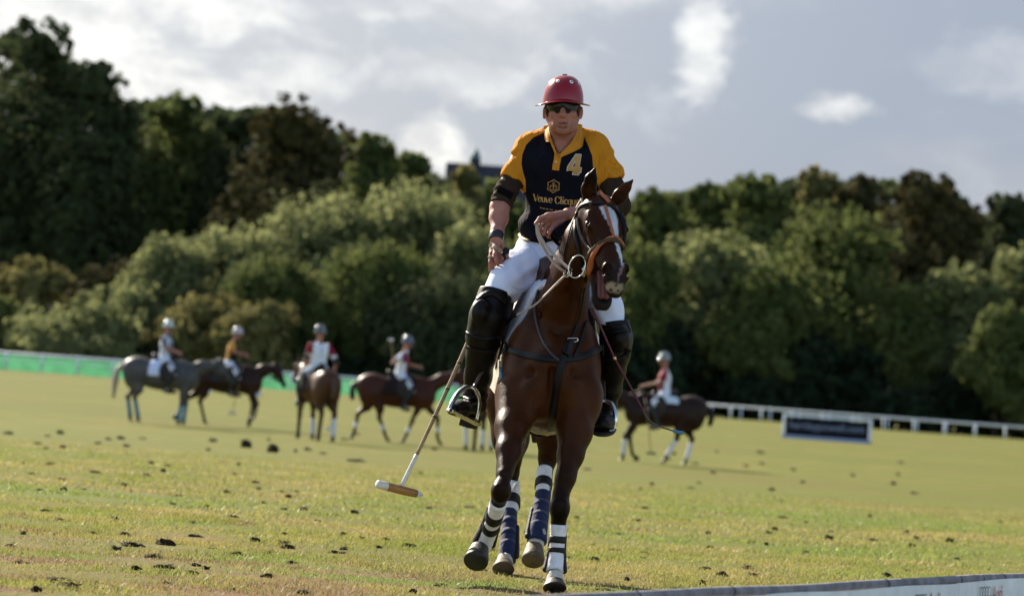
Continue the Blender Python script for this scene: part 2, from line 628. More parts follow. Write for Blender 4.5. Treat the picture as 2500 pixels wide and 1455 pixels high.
def build_ground():
    m = bpy.data.materials.new('turf'); m.use_nodes = True
    b = m.node_tree.nodes['Principled BSDF']; b.inputs['Roughness'].default_value = .95; b.inputs['Specular IOR Level'].default_value = .05
    turf_nodes(m)
    N, L = m.node_tree.nodes, m.node_tree.links
    n = N.new('ShaderNodeTexNoise'); n.inputs['Scale'].default_value = 26; n.inputs['Detail'].default_value = 6
    g = N.new('ShaderNodeNewGeometry'); L.new(g.outputs['Position'], n.inputs[0])
    bp = N.new('ShaderNodeBump'); bp.inputs['Strength'].default_value = .6; bp.inputs['Distance'].default_value = .03
    L.new(n.outputs[0], bp.inputs['Height']); L.new(bp.outputs[0], b.inputs['Normal'])
    ys = np.concatenate([np.linspace(-60, 8, 8), np.linspace(9, 34, 180), np.linspace(34.5, 120, 90), np.linspace(123, 420, 70), np.geomspace(450, 6000, 14)])
    t = np.linspace(-1, 1, 161)
    X = np.sign(t) * (np.abs(t) ** 2.6) * 2500 + t * 6
    YY, XX = np.meshgrid(ys, X, indexing='ij')
    Z = gz(YY)
    near = np.exp(-((YY - 20) / 16.0) ** 2)
    Z = Z + near * (.012 * np.sin(XX * 2.1 + YY * 1.3) * np.sin(YY * 1.9 - XX * .7) + .008 * np.sin(XX * 5.3 + 1) * np.sin(YY * 4.4))
    V = np.stack([XX, YY, Z], -1).reshape(-1, 3)
    ny, nx = XX.shape
    i = np.arange(ny * nx).reshape(ny, nx)
    F = np.stack([i[:-1, :-1], i[:-1, 1:], i[1:, 1:], i[1:, :-1]], -1).reshape(-1, 4)
    o = mesh_obj('ground', V, F, m)
    tag(o, 'worn mown polo field of green and dry brown turf', kind='structure')


def ground_near(x, y):
    near = np.exp(-((y - 20) / 16.0) ** 2)
    return gz(y) + near * (.012 * np.sin(x * 2.1 + y * 1.3) * np.sin(y * 1.9 - x * .7) + .008 * np.sin(x * 5.3 + 1) * np.sin(y * 4.4))


def build_grass():
    m = bpy.data.materials.new('grass_blade'); m.use_nodes = True
    b = m.node_tree.nodes['Principled BSDF']; b.inputs['Roughness'].default_value = .55; b.inputs['Specular IOR Level'].default_value = .10
    c = turf_nodes(m, True)
    N, L = m.node_tree.nodes, m.node_tree.links
    t = N.new('ShaderNodeBsdfTranslucent'); L.new(c, t.inputs[0])
    mx = N.new('ShaderNodeMixShader'); mx.inputs[0].default_value = .38
    L.new(b.outputs[0], mx.inputs[1]); L.new(t.outputs[0], mx.inputs[2]); L.new(mx.outputs[0], N['Material Output'].inputs[0])
    Vs = []
    for n, y0, y1, w, h in ((225000, 13.2, 22, .0040, .024), (165000, 22, 46, .0075, .028)):
        y = np.sqrt(rng.uniform(y0 ** 2, y1 ** 2, n))
        x = rng.uniform(-1, 1, n) * (y * .168 + 1.0)
        # thinner where the turf is worn
        worn = np.sin(x * 1.7 + 1.1 * np.sin(y * .9)) * np.sin(y * 2.3 + .8 * np.sin(x * 2.1)) + .6 * np.sin(x * 4.1 + y * 3.3)
        keep = rng.uniform(0, 1, n) < np.where(worn > .55, .25, .92) * np.where((y < 18.5) & (np.sin(x * 1.3 + 2) * np.sin(y * 2.9 + x * .6) > .1), .45, 1) * np.clip((48 - y) / 22, 0, 1)
        x, y = x[keep], y[keep]; n = len(x)
        z = ground_near(x, y) - .004
        a = rng.uniform(0, 2 * math.pi, n); ww = w * rng.uniform(.6, 1.4, n); hh = h * rng.uniform(.45, 1.25, n)
        lean = rng.normal(0, .55, (n, 2)) * hh[:, None]
        p = np.stack([x, y, z], -1)
        d = np.stack([np.cos(a) * ww, np.sin(a) * ww, 0 * a], -1)
        tip = p + np.stack([lean[:, 0], lean[:, 1], hh], -1)
        Vs.append(np.stack([p - d, p + d, tip], 1).reshape(-1, 3))
    V = np.concatenate(Vs)
    F = np.arange(len(V)).reshape(-1, 3)
    o = mesh_obj('grass', V, F, m, smooth=False)
    tag(o, 'short mown grass blades of the polo field', kind='stuff')


def build_clods():
    dirt = mat('clod_soil', (.042, .027, .016), .95, .10, var=.7, vscale=18, bump=.9, bscale=45)
    strawm = mat('clod_straw', (.20, .145, .07), .85, .2, var=.3, vscale=20)
    greenm = mat('clod_grass', (.09, .11, .03), .7, .3, var=.3, vscale=20)
    meshes = []
    for s in range(9):
        r = np.random.default_rng(50 + s)
        V, F = uv_sphere((0, 0, 0), 1, 12, 8)
        for q in range(4):
            f = r.normal(0, 1, 3) * (1.6 + q * 1.1); V = V * (1 + (.24 / (1 + q * .5)) * np.sin(V @ f * 2 + r.uniform(0, 6)))[:, None]
        V = V + r.normal(0, .06, V.shape)
        V[:, 2] = np.maximum(V[:, 2] * r.uniform(.45, .75), -.15)
        mb = MB(); mb.add(V, F, 0)
        for k in range(26):
            a = r.uniform(0, 6.28); e = r.uniform(.1, 1.2)
            d = np.array([math.cos(a) * math.cos(e), math.sin(a) * math.cos(e), math.sin(e) * .7])
            p = d * .75; t = unit(r.normal(0, 1, 3)) * .07; L_ = r.uniform(.4, 1.1)
            mb.add([p - t, p + t, p + d * L_ + r.normal(0, .25, 3)], [(0, 1, 2)], 1 if r.uniform() < .65 else 2)
        me = bpy.data.meshes.new('turf_clod')
        me.from_pydata(np.concatenate(mb.V).tolist(), [], mb.F); me.update()
        for q in (dirt, strawm, greenm): me.materials.append(q)
        me.polygons.foreach_set('material_index', np.array(mb.M, np.int32))
        meshes.append(me)
    # (px, py, width px, height px, label)
    own = [(318, 1335, 58, 15, 'broad flat heap of torn brown turf at the left of a pair'), (402, 1335, 46, 20, 'shaggy brown turf heap with straw sticking up, right of a pair'),
           (376, 1362, 36, 14, 'brown turf heap just below the pair of broad heaps'), (475, 1316, 32, 16, 'straw topped turf heap above and right of the pair of heaps'),
           (150, 1418, 62, 11, 'long flat grey brown sod lying at the lower left'), (88, 1445, 26, 20, 'pointed brown clod at the bottom left edge'),
           (578, 1354, 28, 11, 'dark wide clod between the turf heaps and the bay pony'), (693, 1329, 24, 12, 'brown tufted clod left of the mallet head and below it'),
           (822, 1352, 44, 8, 'thin splintered stick of turf left of the raised hoof'), (598, 1092, 26, 24, 'tall dark divot on the far turf behind the mallet head'),
           (665, 1104, 26, 20, 'ragged divot right of the tallest far divot'), (872, 1127, 34, 9, 'long dark divot left of the mallet shaft'),
           (520, 1078, 16, 10, 'small black divot left of the tallest far divot'), (147, 1059, 16, 11, 'small black divot on the far turf at left'),
           (294, 1072, 16, 10, 'black divot in front of the grey pony'), (1762, 1405, 25, 15, 'round dark clod like a ball in front of the white sideboard'),
           (1838, 1407, 26, 12, 'low dark clod right of the round clod'), (1716, 1426, 18, 10, 'spiky dark clod left of the round clod, nearer the sideboard'),
           (2164, 1408, 20, 14, 'red brown clod with a raised tip near the right sideboard'), (1722, 1392, 26, 9, 'red brown crumbled clod left of the round clod'),
           (1480, 1441, 34, 8, 'flat red brown clod beside the pony shadow at the sideboard')]
    used = [(q[0], q[1]) for q in own]

    def place(px, py, w, h, label, grp, i):
        d = cF * FPX + cR * (px - 1250) - cU * (py - 727.5)
        lo, hi = 8.0, 200.0
        for _ in range(50):
            md = (lo + hi) / 2; p = CAM + d * (md / d[1])
            if p[2] > float(ground_near(p[0], p[1])): lo = md
            else: hi = md
        p = CAM + d * (lo / d[1]); ppm = FPX / lo
        o = bpy.data.objects.new('turf_clod', meshes[i % 9])
        sx, sz = w / ppm / 1.8, max(h, 5) / ppm / .95
        o.scale = (sx, max(sx * .8, sz * .7), sz)
        o.location = (p[0], p[1], float(ground_near(p[0], p[1])) + .12 * sz)
        o.rotation_euler = (0, 0, rng.uniform(-.5, .5))
        link(o); tag(o, label, 'turf clod', grp)
    for i, q in enumerate(own): place(*q, 'clods of torn turf on the field', i)
    n = 0; tries = 0
    while n < 150 and tries < 4000:
        tries += 1
        px = rng.uniform(0, 2500); py = rng.uniform(1050, 1452)
        H = 972 + .072 * (px - 1350)
        if py - H < 95: continue
        t = (py - H) / 480.0
        if px > 1300 and py > 1450 - (px - 1300) * .042: continue
        if px > 900 and rng.uniform() < .45: continue
        if any(abs(px - a) < 22 and abs(py - b) < 9 for a, b in used): continue
        used.append((px, py))
        w = rng.uniform(9, 24) * (.55 + .8 * t); h = rng.uniform(5, 10) * (.55 + .8 * t)
        place(px, py, w, h, 'small loose crumb of dark soil kicked up on the turf', 'small loose soil crumbs', n)
        n += 1


# ------------------------------------------------------------------ text
def text_mesh(s, size=1.0):
    cu = bpy.data.curves.new('text', 'FONT'); cu.body = s; cu.size = size; cu.fill_mode = 'FRONT'; cu.resolution_u = 6
    ob = bpy.data.objects.new('text', cu); COL.objects.link(ob)
    dg = bpy.context.evaluated_depsgraph_get()
    me = bpy.data.meshes.new_from_object(ob.evaluated_get(dg))
    V = np.array([v.co[:] for v in me.vertices]); F = [list(p.vertices) for p in me.polygons]
    bpy.data.objects.remove(ob); bpy.data.curves.remove(cu); bpy.data.meshes.remove(me)
    return V, F


def build_sideboard():
    A = P(1300, 1454, 10.8); B = P(2500, 1399, 15.3)
    d = (B - A) * np.array([1, 1, 0]); L = np.linalg.norm(d); d = d / L
    nrm = unit(np.cross(d, (0, 0, 1)))
    if nrm[1] > 0: nrm = -nrm                       # faces the camera
    top = .5 * (A[2] + B[2])
    O = np.array([A[0], A[1], 0.0])
    up = np.array([0, 0, 1.0])

    def at(px):
        lo, hi = -3., 9.
        for _ in range(40):
            m_ = (lo + hi) / 2
            if to_px(O + d * m_ + up * (top - .04))[0] < px: lo = m_
            else: hi = m_
        return lo
    root = thing('sideboard', 'long white painted polo sideboard with a weathered grey rail, low in the right corner', 'sideboard', O)
    white = mat('board_white', (.78, .80, .80), .55, .4, var=.12, vscale=9, bump=.15, bscale=30)
    grey = mat('weathered_rail', (.20, .19, .20), .8, .3, var=.45, vscale=14, bump=.5, bscale=40)
    darkm = mat('dark_tie', (.02, .02, .025), .6)
    rust = mat('board_rust', (.42, .13, .05), .6); ring = mat('board_ring', (.17, .20, .17), .6)
    # rounded rail along the top, its lit upper edge left to the sun
    s = np.linspace(-3, 9.5, 90)
    w = .006 * np.sin(s * 1.9) + .004 * np.sin(s * 4.3 + 1)
    pts = O + d * s[:, None] + up * (top - .020 + w * .4)[:, None] - nrm * .012
    V, F = tube(pts, .020, 12)
    mesh_obj('rail', V, F, grey, root)
    # face panels, each with its own warped upper edge
    edges = [at(q) for q in (1110, 1382, 1649, 1866, 2330, 2560)] + [9.4]
    drop0 = [.024, .026, .040, .034, .026, .014]
    for i in range(len(edges) - 1):
        s = np.linspace(edges[i] + .004, edges[i + 1] - .004, 24)
        tt = (s - edges[i]) / (edges[i + 1] - edges[i])
        nxt = drop0[i + 1] if i + 1 < len(drop0) else .02
        dr = drop0[i] + (min(nxt, drop0[i]) * .75 + .25 * drop0[i] - drop0[i]) * tt ** 2 + .003 * np.sin(s * 5)
        VV = []
        for off, zz in ((.022, 0), (.022, 1), (.010, 1), (.010, 0)):
            VV.append(O + d * s[:, None] + nrm * (off + .004 * np.sin(s * 2.3))[:, None] + up * (np.where(zz, top - dr, .01))[:, None])
        k = len(s); VV = np.concatenate(VV); FF = []
        for j in range(k - 1):
            for a in range(4): FF.append((a * k + j, a * k + j + 1, ((a + 1) % 4) * k + j + 1, ((a + 1) % 4) * k + j))
        FF += [(0, k, 2 * k, 3 * k), (k - 1, 4 * k - 1, 3 * k - 1, 2 * k - 1)]
        mesh_obj('panel', VV, FF, white, root, smooth=False)
    # dark straps round the rail
    for px in (1558, 1790, 2166, 2344, 2398, 2450):
        q = at(px); c = O + d * q + up * (top - .020) - nrm * .012
        V, F = tube([c - d * .004, c + d * .004], .0225, 12); mesh_obj('tie', V, F, darkm, root)
    # printed rings and lettering, seen cut off by the frame
    for px0, dz in ((2378, .072), (2219, .088)):
        s0 = at(px0)
        mb = MB(); R_, pit = .024, .034
        for j in range(4):
            a = np.linspace(0, 2 * math.pi, 33)
            for rr0, rr1 in ((R_ * .80, R_),):
                X = np.concatenate([np.stack([rr0 * np.cos(a), rr0 * np.sin(a)], 1), np.stack([rr1 * np.cos(a), rr1 * np.sin(a)], 1)])
                c = O + d * (s0 + R_ + j * pit) + up * (top - dz) + nrm * (.029 + j * .0006)
                mb.add(c + d * X[:, :1] + up * X[:, 1:], [(q, q + 1, 33 + q + 1, 33 + q) for q in range(32)])
        mb.build('ring_emblem', ring, root, smooth=False)
        V, F = text_mesh('Audi', .108)
        s1 = s0 + R_ * 2 + 3 * pit + .03
        W = O + d * (s1 + V[:, :1] * .70) + up * (top - dz - .047 + V[:, 1:2]) + nrm * .029
        mesh_obj('lettering', W, F, rust, root, smooth=False)


# ------------------------------------------------------------------ fences and far sign
def build_fences():
    white = mat('rail_white', (.70, .72, .76), .5, .4, var=.08, vscale=2)
    green = mat('green_mesh', (.10, .34, .17), .7, .3, var=.22, vscale=1.3, trans=.35)
    # left: white rail over green windbreak
    Y = 188.0
    x0, x1 = P(-420, 850, Y)[0], P(1250, 950, Y)[0]
    z0 = float(gz(Y))
    root = thing('green_fence', 'long white rail fence hung with bright green mesh at the far edge on the left', 'fence', ((x0 + x1) / 2, Y, z0))
    V, F = tube([(x0, Y, z0 + .99), (x1, Y, z0 + .99)], .07, 10); mesh_obj('rail', V, F, white, root)
    V, F = tube([(x0, Y, z0 + .62), (x1, Y, z0 + .62)], .03, 8); mesh_obj('rail', V, F, white, root)
    step = 2.05
    n = int((x1 - x0) / step)
    pm = None; gm = None
    for i in range(n + 1):
        x = x0 + i * step
        V, F = tube([(x, Y - .12, z0 - .1), (x, Y - .12, z0 + .98)], .055, 8)
        mesh_obj('post', V, F, white, root)
        if i < n:
            k = 9; u = np.linspace(.03, .97, k); Vv = []
            for zz in (.0, .3, .6, .88):
                Vv.append(np.stack([x + u * step, Y + .06 + .03 * np.sin(u * 9 + i * 2 + zz * 3), z0 + zz + .02 * np.sin(u * 7 + i)], -1))
            Vv = np.concatenate(Vv)
            Ff = [(a * k + j, a * k + j + 1, (a + 1) * k + j + 1, (a + 1) * k + j) for a in range(3) for j in range(k - 1)]
            mesh_obj('mesh_panel', Vv, Ff, green, root)
    # right: two parallel white running rails
    for Y, lab, ph in ((252.0, 'white plastic running rail on slim posts along the dark trees at right, nearer line', 0.0), (262.0, 'white running rail with slim posts just behind the nearer running rail', .55)):
        x0, x1 = P(1560, 1000, Y)[0], P(2800, 1050, Y)[0]; z0 = float(gz(Y))
        root = thing('running_rail', lab, 'fence', ((x0 + x1) / 2, Y, z0), 'running rails at the far side')
        V, F = tube([(x0, Y, z0 + .98), (x1, Y, z0 + .98)], .075, 10); mesh_obj('rail', V, F, white, root)
        x = x0 + ph * 2
        while x < x1:
            V, F = tube([(x, Y, z0 - .1), (x, Y, z0 + .95)], .07, 8); mesh_obj('post', V, F, white, root)
            x += 2.35
    # framed advertising board standing on the field
    Y = 133.0
    a, b = on_ground(1908, Y), on_ground(2126, Y)
    z0 = float(gz(Y)); W = b[0] - a[0]
    root = thing('advertising_board', 'dark advertising board in a wide white frame standing on the field at right', 'sign', ((a[0] + b[0]) / 2, Y, z0))
    H = 1.0
    cx = (a[0] + b[0]) / 2
    navy = mat('board_navy', (.010, .010, .016), .8, .1)
    blue = mat('board_blue', (.20, .28, .50), .55)
    let = mat('board_letters', (.24, .27, .38), .6)
    fw = .115
    for c, s, mm in (((cx, Y, z0 + H - fw / 2), (W, .06, fw), white), ((a[0] + fw / 2, Y, z0 + H / 2 - fw / 2 + .04), (fw, .06, H - fw - .08), white),
                     ((b[0] - fw / 2, Y, z0 + H / 2 - fw / 2 + .04), (fw, .06, H - fw - .08), white), ((cx, Y, z0 + .06), (W, .06, .12), blue)):
        V, F = box(c, s); mesh_obj('frame', V, F, mm, root, smooth=False)
    V, F = box((cx, Y, z0 + .5 - .02), (W - 2 * fw - .02, .03, H - .29)); mesh_obj('panel', V, F, navy, root, smooth=False)
    V, F = text_mesh('hartleypowell.com', .40)
    w_ = V[:, 0].max() - V[:, 0].min(); k = (W - 2 * fw - .4) / w_
    Wv = np.stack([cx + (V[:, 0] - V[:, 0].min() - w_ / 2) * k, np.full(len(V), Y - .022), z0 + .41 + V[:, 1]], -1)
    mesh_obj('lettering', Wv, F, let, root, smooth=False)
    for s in (-1, 1):
        V, F = box((cx + s * W * .35, Y + .45, z0 + .4), (.06, .9, .06), Matrix.Rotation(.72, 3, 'X')); mesh_obj('prop', V, F, white, root, smooth=False)


# ------------------------------------------------------------------ trees
def leaf_material(name, c0, c1, trans=.28):
    m = bpy.data.materials.new(name); m.use_nodes = True
    N, L = m.node_tree.nodes, m.node_tree.links
    b = N['Principled BSDF']; b.inputs['Roughness'].default_value = .85; b.inputs['Specular IOR Level'].default_value = .05
    g = N.new('ShaderNodeNewGeometry')
    n = N.new('ShaderNodeTexNoise'); n.inputs['Scale'].default_value = .55; n.inputs['Detail'].default_value = 4
    L.new(g.outputs['Position'], n.inputs[0])
    mr = N.new('ShaderNodeMapRange'); mr.inputs[1].default_value = .3; mr.inputs[2].default_value = .7; L.new(n.outputs[0], mr.inputs[0])
    mx = N.new('ShaderNodeMix'); mx.data_type = 'RGBA'; L.new(mr.outputs[0], mx.inputs[0])
    mx.inputs[6].default_value = (*c0, 1); mx.inputs[7].default_value = (*c1, 1)
    L.new(mx.outputs[2], b.inputs['Base Color'])
    t = N.new('ShaderNodeBsdfTranslucent'); L.new(mx.outputs[2], t.inputs[0])
    ms = N.new('ShaderNodeMixShader'); ms.inputs[0].default_value = trans
    L.new(b.outputs[0], ms.inputs[1]); L.new(t.outputs[0], ms.inputs[2]); L.new(ms.outputs[0], N['Material Output'].inputs[0])
    return m


def crown_mesh(lobes, n, size, r, plume=0.0, droop=0.0):
    """Leaf sprays spread through the outer part of each lobe: lobes = (centre, radii)."""
    w = np.array([(l[1][0] * l[1][2]) for l in lobes]); w = w / w.sum()
    out = []
    for (c, rad), ww in zip(lobes, w):
        k = max(30, int(n * ww))
        # clumps: small balls seated on the lobe
        nc = max(10, k // 20)
        u = r.normal(0, 1, (nc, 3)); u[:, 2] = np.abs(u[:, 2]) * 1.0 - .25; u /= np.linalg.norm(u, axis=1)[:, None]
        cc = np.asarray(c) + u * np.asarray(rad) * r.uniform(.72, 1.05, (nc, 1))
        cr = np.mean(rad) * r.uniform(.08, .21, nc)
        ci = r.integers(0, nc, k)
        v = r.normal(0, 1, (k, 3)); v /= np.linalg.norm(v, axis=1)[:, None]
        v = v * np.cbrt(r.uniform(.15, 1, (k, 1)))
        st = np.array([1, 1, 1 + plume])
        p = cc[ci] + v * cr[ci][:, None] * st
        nn = u[ci] * .6 + v * .7 + r.normal(0, .45, (k, 3)); nn /= np.linalg.norm(nn, axis=1)[:, None] + 1e-9
        a = np.cross(nn, r.normal(0, 1, (k, 3)) + np.array([0, 0, droop])); a /= np.linalg.norm(a, axis=1)[:, None] + 1e-9
        b = np.cross(nn, a)
        s = size * r.uniform(.55, 1.35, (k, 1))
        Q = np.stack([p - a * s, p - b * s * .6, p + a * s, p + b * s * .6], 1)
        out.append(Q.reshape(-1, 3))
        ki = max(12, k // 8)                       # denser, larger sprays in the heart of the lobe
        v = r.normal(0, 1, (ki, 3)); v /= np.linalg.norm(v, axis=1)[:, None]
        p = np.asarray(c) + v * np.asarray(rad) * r.uniform(.25, .60, (ki, 1))
        a = np.cross(v, r.normal(0, 1, (ki, 3))); a /= np.linalg.norm(a, axis=1)[:, None] + 1e-9
        b = np.cross(v + r.normal(0, .3, (ki, 3)), a); s = size * r.uniform(2.0, 3.4, (ki, 1))
        out.append(np.stack([p - a * s, p - b * s, p + a * s, p + b * s], 1).reshape(-1, 3))
    return np.concatenate(out)


LEAF = {}


def tree(name, label, cat, px, Y, top_px, wpx, kind, group, seed, base_frac=.02, n=5200, lob=9, squash=1.0, plume=0.0, size=.34):
    """A tree standing at distance Y under column px whose crown reaches picture row top_px and is wpx wide."""
    r = np.random.default_rng(seed + 2000)
    g = on_ground(px, Y)
    top = P(px, top_px, Y)
    H = top[2] - g[2]; R = wpx * 1.14 / (FPX / Y) / 2
    g[0] = P(px, top_px + (to_px(g)[1] - top_px) * .5, Y)[0]
    root = thing(name, label, cat, g, group)
    lobes = []
    zb = H * base_frac
    for i in range(lob):
        q = i / max(1, lob - 1)
        z = zb + (H - zb) * (.12 + .74 * ((i * .618) % 1.0))
        rel = (z - zb) / (H - zb)
        prof = math.sqrt(max(.05, 1 - ((rel - .40) / .74) ** 2)) * squash
        a = i * 2.4 + r.uniform(-.3, .3)
        rr = R * prof
        lr = R * r.uniform(.34, .52)
        off = max(0, rr - lr * .8)
        lobes.append((np.array([g[0] + math.cos(a) * off, g[1] + math.sin(a) * off * .8, g[2] + z]), np.array([lr, lr, lr * r.uniform(.75, 1.0)])))
    lr = R * .52
    lobes.append((np.array([g[0], g[1], g[2] + H - lr * .82]), np.array([lr, lr, lr * .82])))
    lobes.append((np.array([g[0], g[1], g[2] + zb + (H - zb) * .45]), np.array([R * .8, R * .8, (H - zb) * .46])))
    V = crown_mesh(lobes, int(n * 1.7), size * Y / 300., r, plume)
    mesh_obj('crown', V, np.arange(len(V)).reshape(-1, 4), LEAF[kind], root, smooth=False)
    bark = mat('bark', (.045, .035, .026), .9, .2, var=.3, vscale=2, bump=.6, bscale=8)
    mb = MB()
    tr = max(.18, H * .018)
    pts = np.array([[g[0] + .15 * math.sin(z * .4 + seed), g[1], g[2] + z] for z in np.linspace(-.2, H * .72, 7)])
    mb.add(*tube(pts, np.linspace(tr * 1.25, tr * .35, 7), 8))
    for k in range(6):
        a = k * 2.4 + seed; z = H * (.28 + .07 * k); L_ = R * .62
        p0 = np.array([g[0], g[1], g[2] + z]); d = np.array([math.cos(a), math.sin(a), .75])
        mb.add(*tube([p0, p0 + d * L_ * .5 + (0, 0, .1), p0 + d * L_], [tr * .42, tr * .28, tr * .1], 6))
    mb.build('trunk', bark, root)
    return root


def build_trees():
    LEAF['dark'] = leaf_material('leaf_dark', (.028, .041, .019), (.066, .080, .034), .34)
    LEAF['mid'] = leaf_material('leaf_mid', (.060, .086, .026), (.165, .182, .060), .50)
    LEAF['willow'] = leaf_material('leaf_willow', (.125, .146, .060), (.265, .280, .122), .58)
    LEAF['yellow'] = leaf_material('leaf_yellow', (.140, .135, .045), (.240, .210, .082), .42)
    LEAF['brown'] = leaf_material('leaf_brown', (.036, .038, .015), (.080, .066, .026), .28)
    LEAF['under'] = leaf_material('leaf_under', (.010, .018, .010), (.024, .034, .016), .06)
    bl = 'tall trees at the back on the left'
    # back row, left
    for a in ((-140, 345, 130, 330, 'dark', 'tall dark tree cut by the left frame edge'), (60, 330, 42, 330, 'dark', 'tallest dark tree, at the top left corner'),
              (215, 322, 150, 250, 'dark', 'dark tree on the right shoulder of the tallest tree at left'), (405, 335, 222, 230, 'mid', 'green round topped tree left of the big brown dome tree'),
              (560, 330, 262, 190, 'dark', 'narrow dark tree pressed against the big brown dome tree'),
              (690, 318, 236, 350, 'brown', 'big brown green dome shaped tree above the willows'), (880, 330, 318, 210, 'mid', 'green tree sloping down right of the brown dome tree'),
              (985, 338, 368, 150, 'mid', 'lower green tree left of the dark slate roof'), (1120, 330, 408, 110, 'yellow', 'yellowish small tree in front of the dark slate roof'),
              (1200, 325, 440, 110, 'mid', 'green tree right beside the rider in yellow sleeves')):
        px, Y, top, w, kd, lab = a
        tree('broadleaf_tree', lab, 'tree', px, Y, top, w, kd, bl, 100 + px, n=6500, lob=12, size=.36)
    # willow mass, middle left
    wl = 'willows and bushes beyond the green fence'
    for a in ((980, 285, 452, 360, 'willow', 'big pale green willow, tallest of the willow mass'), (760, 282, 474, 380, 'willow', 'broad pale willow left of the tallest willow'),
              (560, 280, 560, 300, 'willow', 'rounded willow above the grey pony'), (1120, 276, 560, 250, 'willow', 'willow next to the main rider'),
              (400, 274, 585, 250, 'willow', 'sloping willow left of the rounded willow'), (880, 268, 600, 320, 'mid', 'darker lower willow behind the rider in white and red'),
              (640, 268, 625, 260, 'mid', 'low green willow behind the rider in yellow and black'), (1060, 262, 690, 300, 'dark', 'dark low bush left of the main pony'),
              (1250, 268, 640, 240, 'mid', 'green bush directly behind the main rider')):
        px, Y, top, w, kd, lab = a
        tree('willow', lab, 'tree', px, Y, top, w, kd, wl, 300 + px, base_frac=.03, n=8500, lob=12, plume=1.7, size=.25)
    for a in ((60, 272, 630, 240, 'yellow', 'olive bush at the left frame edge'), (240, 276, 645, 220, 'brown', 'russet tinged bush beside the olive bush'),
              (330, 268, 690, 190, 'willow', 'pale bush above the grassy bank'), (480, 262, 725, 210, 'yellow', 'yellow green bush behind the two leftmost riders'),
              (180, 258, 760, 330, 'willow', 'low pale grassy bush above the green fence'), (-60, 262, 720, 200, 'mid', 'green bush cut by the left frame edge'),
              (620, 258, 730, 200, 'yellow', 'olive bush between the second and third rider')):
        px, Y, top, w, kd, lab = a
        tree('bush', lab, 'bush', px, Y, top, w, kd, wl, 500 + px, base_frac=.0, n=4200, lob=9, plume=.3, size=.26)
    # right side
    br = 'tall trees at the back on the right'
    for a in ((1400, 320, 480, 260, 'mid', 'green tree hidden behind the main rider'), (1590, 315, 462, 230, 'mid', 'green tree just right of the main rider'),
              (1720, 325, 442, 200, 'mid', 'second green tree right of the main rider'),
              (1830, 318, 416, 270, 'mid', 'round topped green tree at the middle right'), (1980, 330, 410, 190, 'yellow', 'olive yellow tree peeping over the right tree line'),
              (2085, 325, 432, 190, 'brown', 'dark brown tree left of the sprigged russet tree'), (2245, 310, 412, 300, 'brown', 'russet brown tree with thin sprigs on top at right'),
              (2450, 315, 468, 220, 'dark', 'dark round tree at the right frame edge'), (2590, 315, 455, 220, 'dark', 'dark tree cut by the right frame edge'),
              (2360, 330, 520, 180, 'brown', 'low brown tree between the russet tree and the right edge')):
        px, Y, top, w, kd, lab = a
        t = tree('broadleaf_tree', lab, 'tree', px, Y, top, w, kd, br, 700 + px, n=6000, lob=12, size=.36)
    fr = 'front row of round trees at right'
    for a in ((1700, 282, 558, 330, 'willow', 'wide pale green dome tree beside the main rider'), (1560, 276, 600, 200, 'mid', 'green dome tree touching the main rider'),
              (2010, 288, 498, 400, 'mid', 'large dark green dome tree in the middle of the right side'), (1850, 276, 650, 260, 'mid', 'lower green dome below the large dome tree'),
              (2210, 280, 690, 200, 'mid', 'low green tree right of the large dome tree'),
              (2330, 282, 640, 260, 'willow', 'pale olive tree at lower right'), (2490, 284, 590, 250, 'willow', 'pale olive tree at the right frame edge'),
              (2440, 270, 735, 190, 'mid', 'low feathery tree in the lower right corner of the wood')):
        px, Y, top, w, kd, lab = a
        tree('dome_tree', lab, 'tree', px, Y, top, w, kd, fr, 900 + px, base_frac=.03, n=7500, lob=13, plume=.3, size=.28)
    # dark hedge along the rails: single shrubs
    hd = 'dark shrubs under the trees along the far rail'
    x = -260; i = 0
    spots = []
    while x < 2750:
        spots.append(x); x += 118
    for i, x in enumerate(spots):
        Hh = 972 + .072 * (x - 1350)
        top = Hh - (150 + 70 * math.sin(i * 1.7)) if x > 900 else Hh - (52 + 25 * math.sin(i * 2.1))
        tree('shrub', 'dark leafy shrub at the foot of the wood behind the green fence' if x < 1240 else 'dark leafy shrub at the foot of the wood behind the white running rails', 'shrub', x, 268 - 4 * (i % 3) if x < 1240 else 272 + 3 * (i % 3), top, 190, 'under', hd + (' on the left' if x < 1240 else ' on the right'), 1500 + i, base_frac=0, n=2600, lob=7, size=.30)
    # the wood behind, one closed mass
    r = np.random.default_rng(77)
    prof = np.array([(-300, 110), (-100, 100), (60, 95), (130, 135), (230, 190), (310, 262), (400, 250), (490, 275), (560, 275), (690, 270), (780, 310), (860, 355), (1000, 400), (1080, 440), (1240, 495), (1500, 500), (1600, 485), (1800, 455), (2000, 445), (2270, 450), (2400, 530), (2700, 510)], float)
    n = 19000
    px = r.uniform(-700, 3200, n); top = np.interp(px, prof[:, 0], prof[:, 1])
    Hh = 975 + .072 * (px - 1350)
    py = top + (Hh - top) * r.uniform(0, 1, n) ** 1.3
    Yd = 352 + r.uniform(-9, 9, n)
    p = np.array([P(a, b, c_) for a, b, c_ in zip(px, py, Yd)])
    v = r.normal(0, 1, (n, 3)); v /= np.linalg.norm(v, axis=1)[:, None]
    a = np.cross(v, r.normal(0, 1, (n, 3))); a /= np.linalg.norm(a, axis=1)[:, None]; b = np.cross(v, a); s_ = r.uniform(.6, 1.3, (n, 1))
    V = np.stack([p - a * s_, p - b * s_ * .7, p + a * s_, p + b * s_ * .7], 1).reshape(-1, 3)
    o = mesh_obj('far_wood', V, np.arange(len(V)).reshape(-1, 4), LEAF['dark'], smooth=False)
    tag(o, 'dark mass of woodland behind the single trees', kind='stuff')


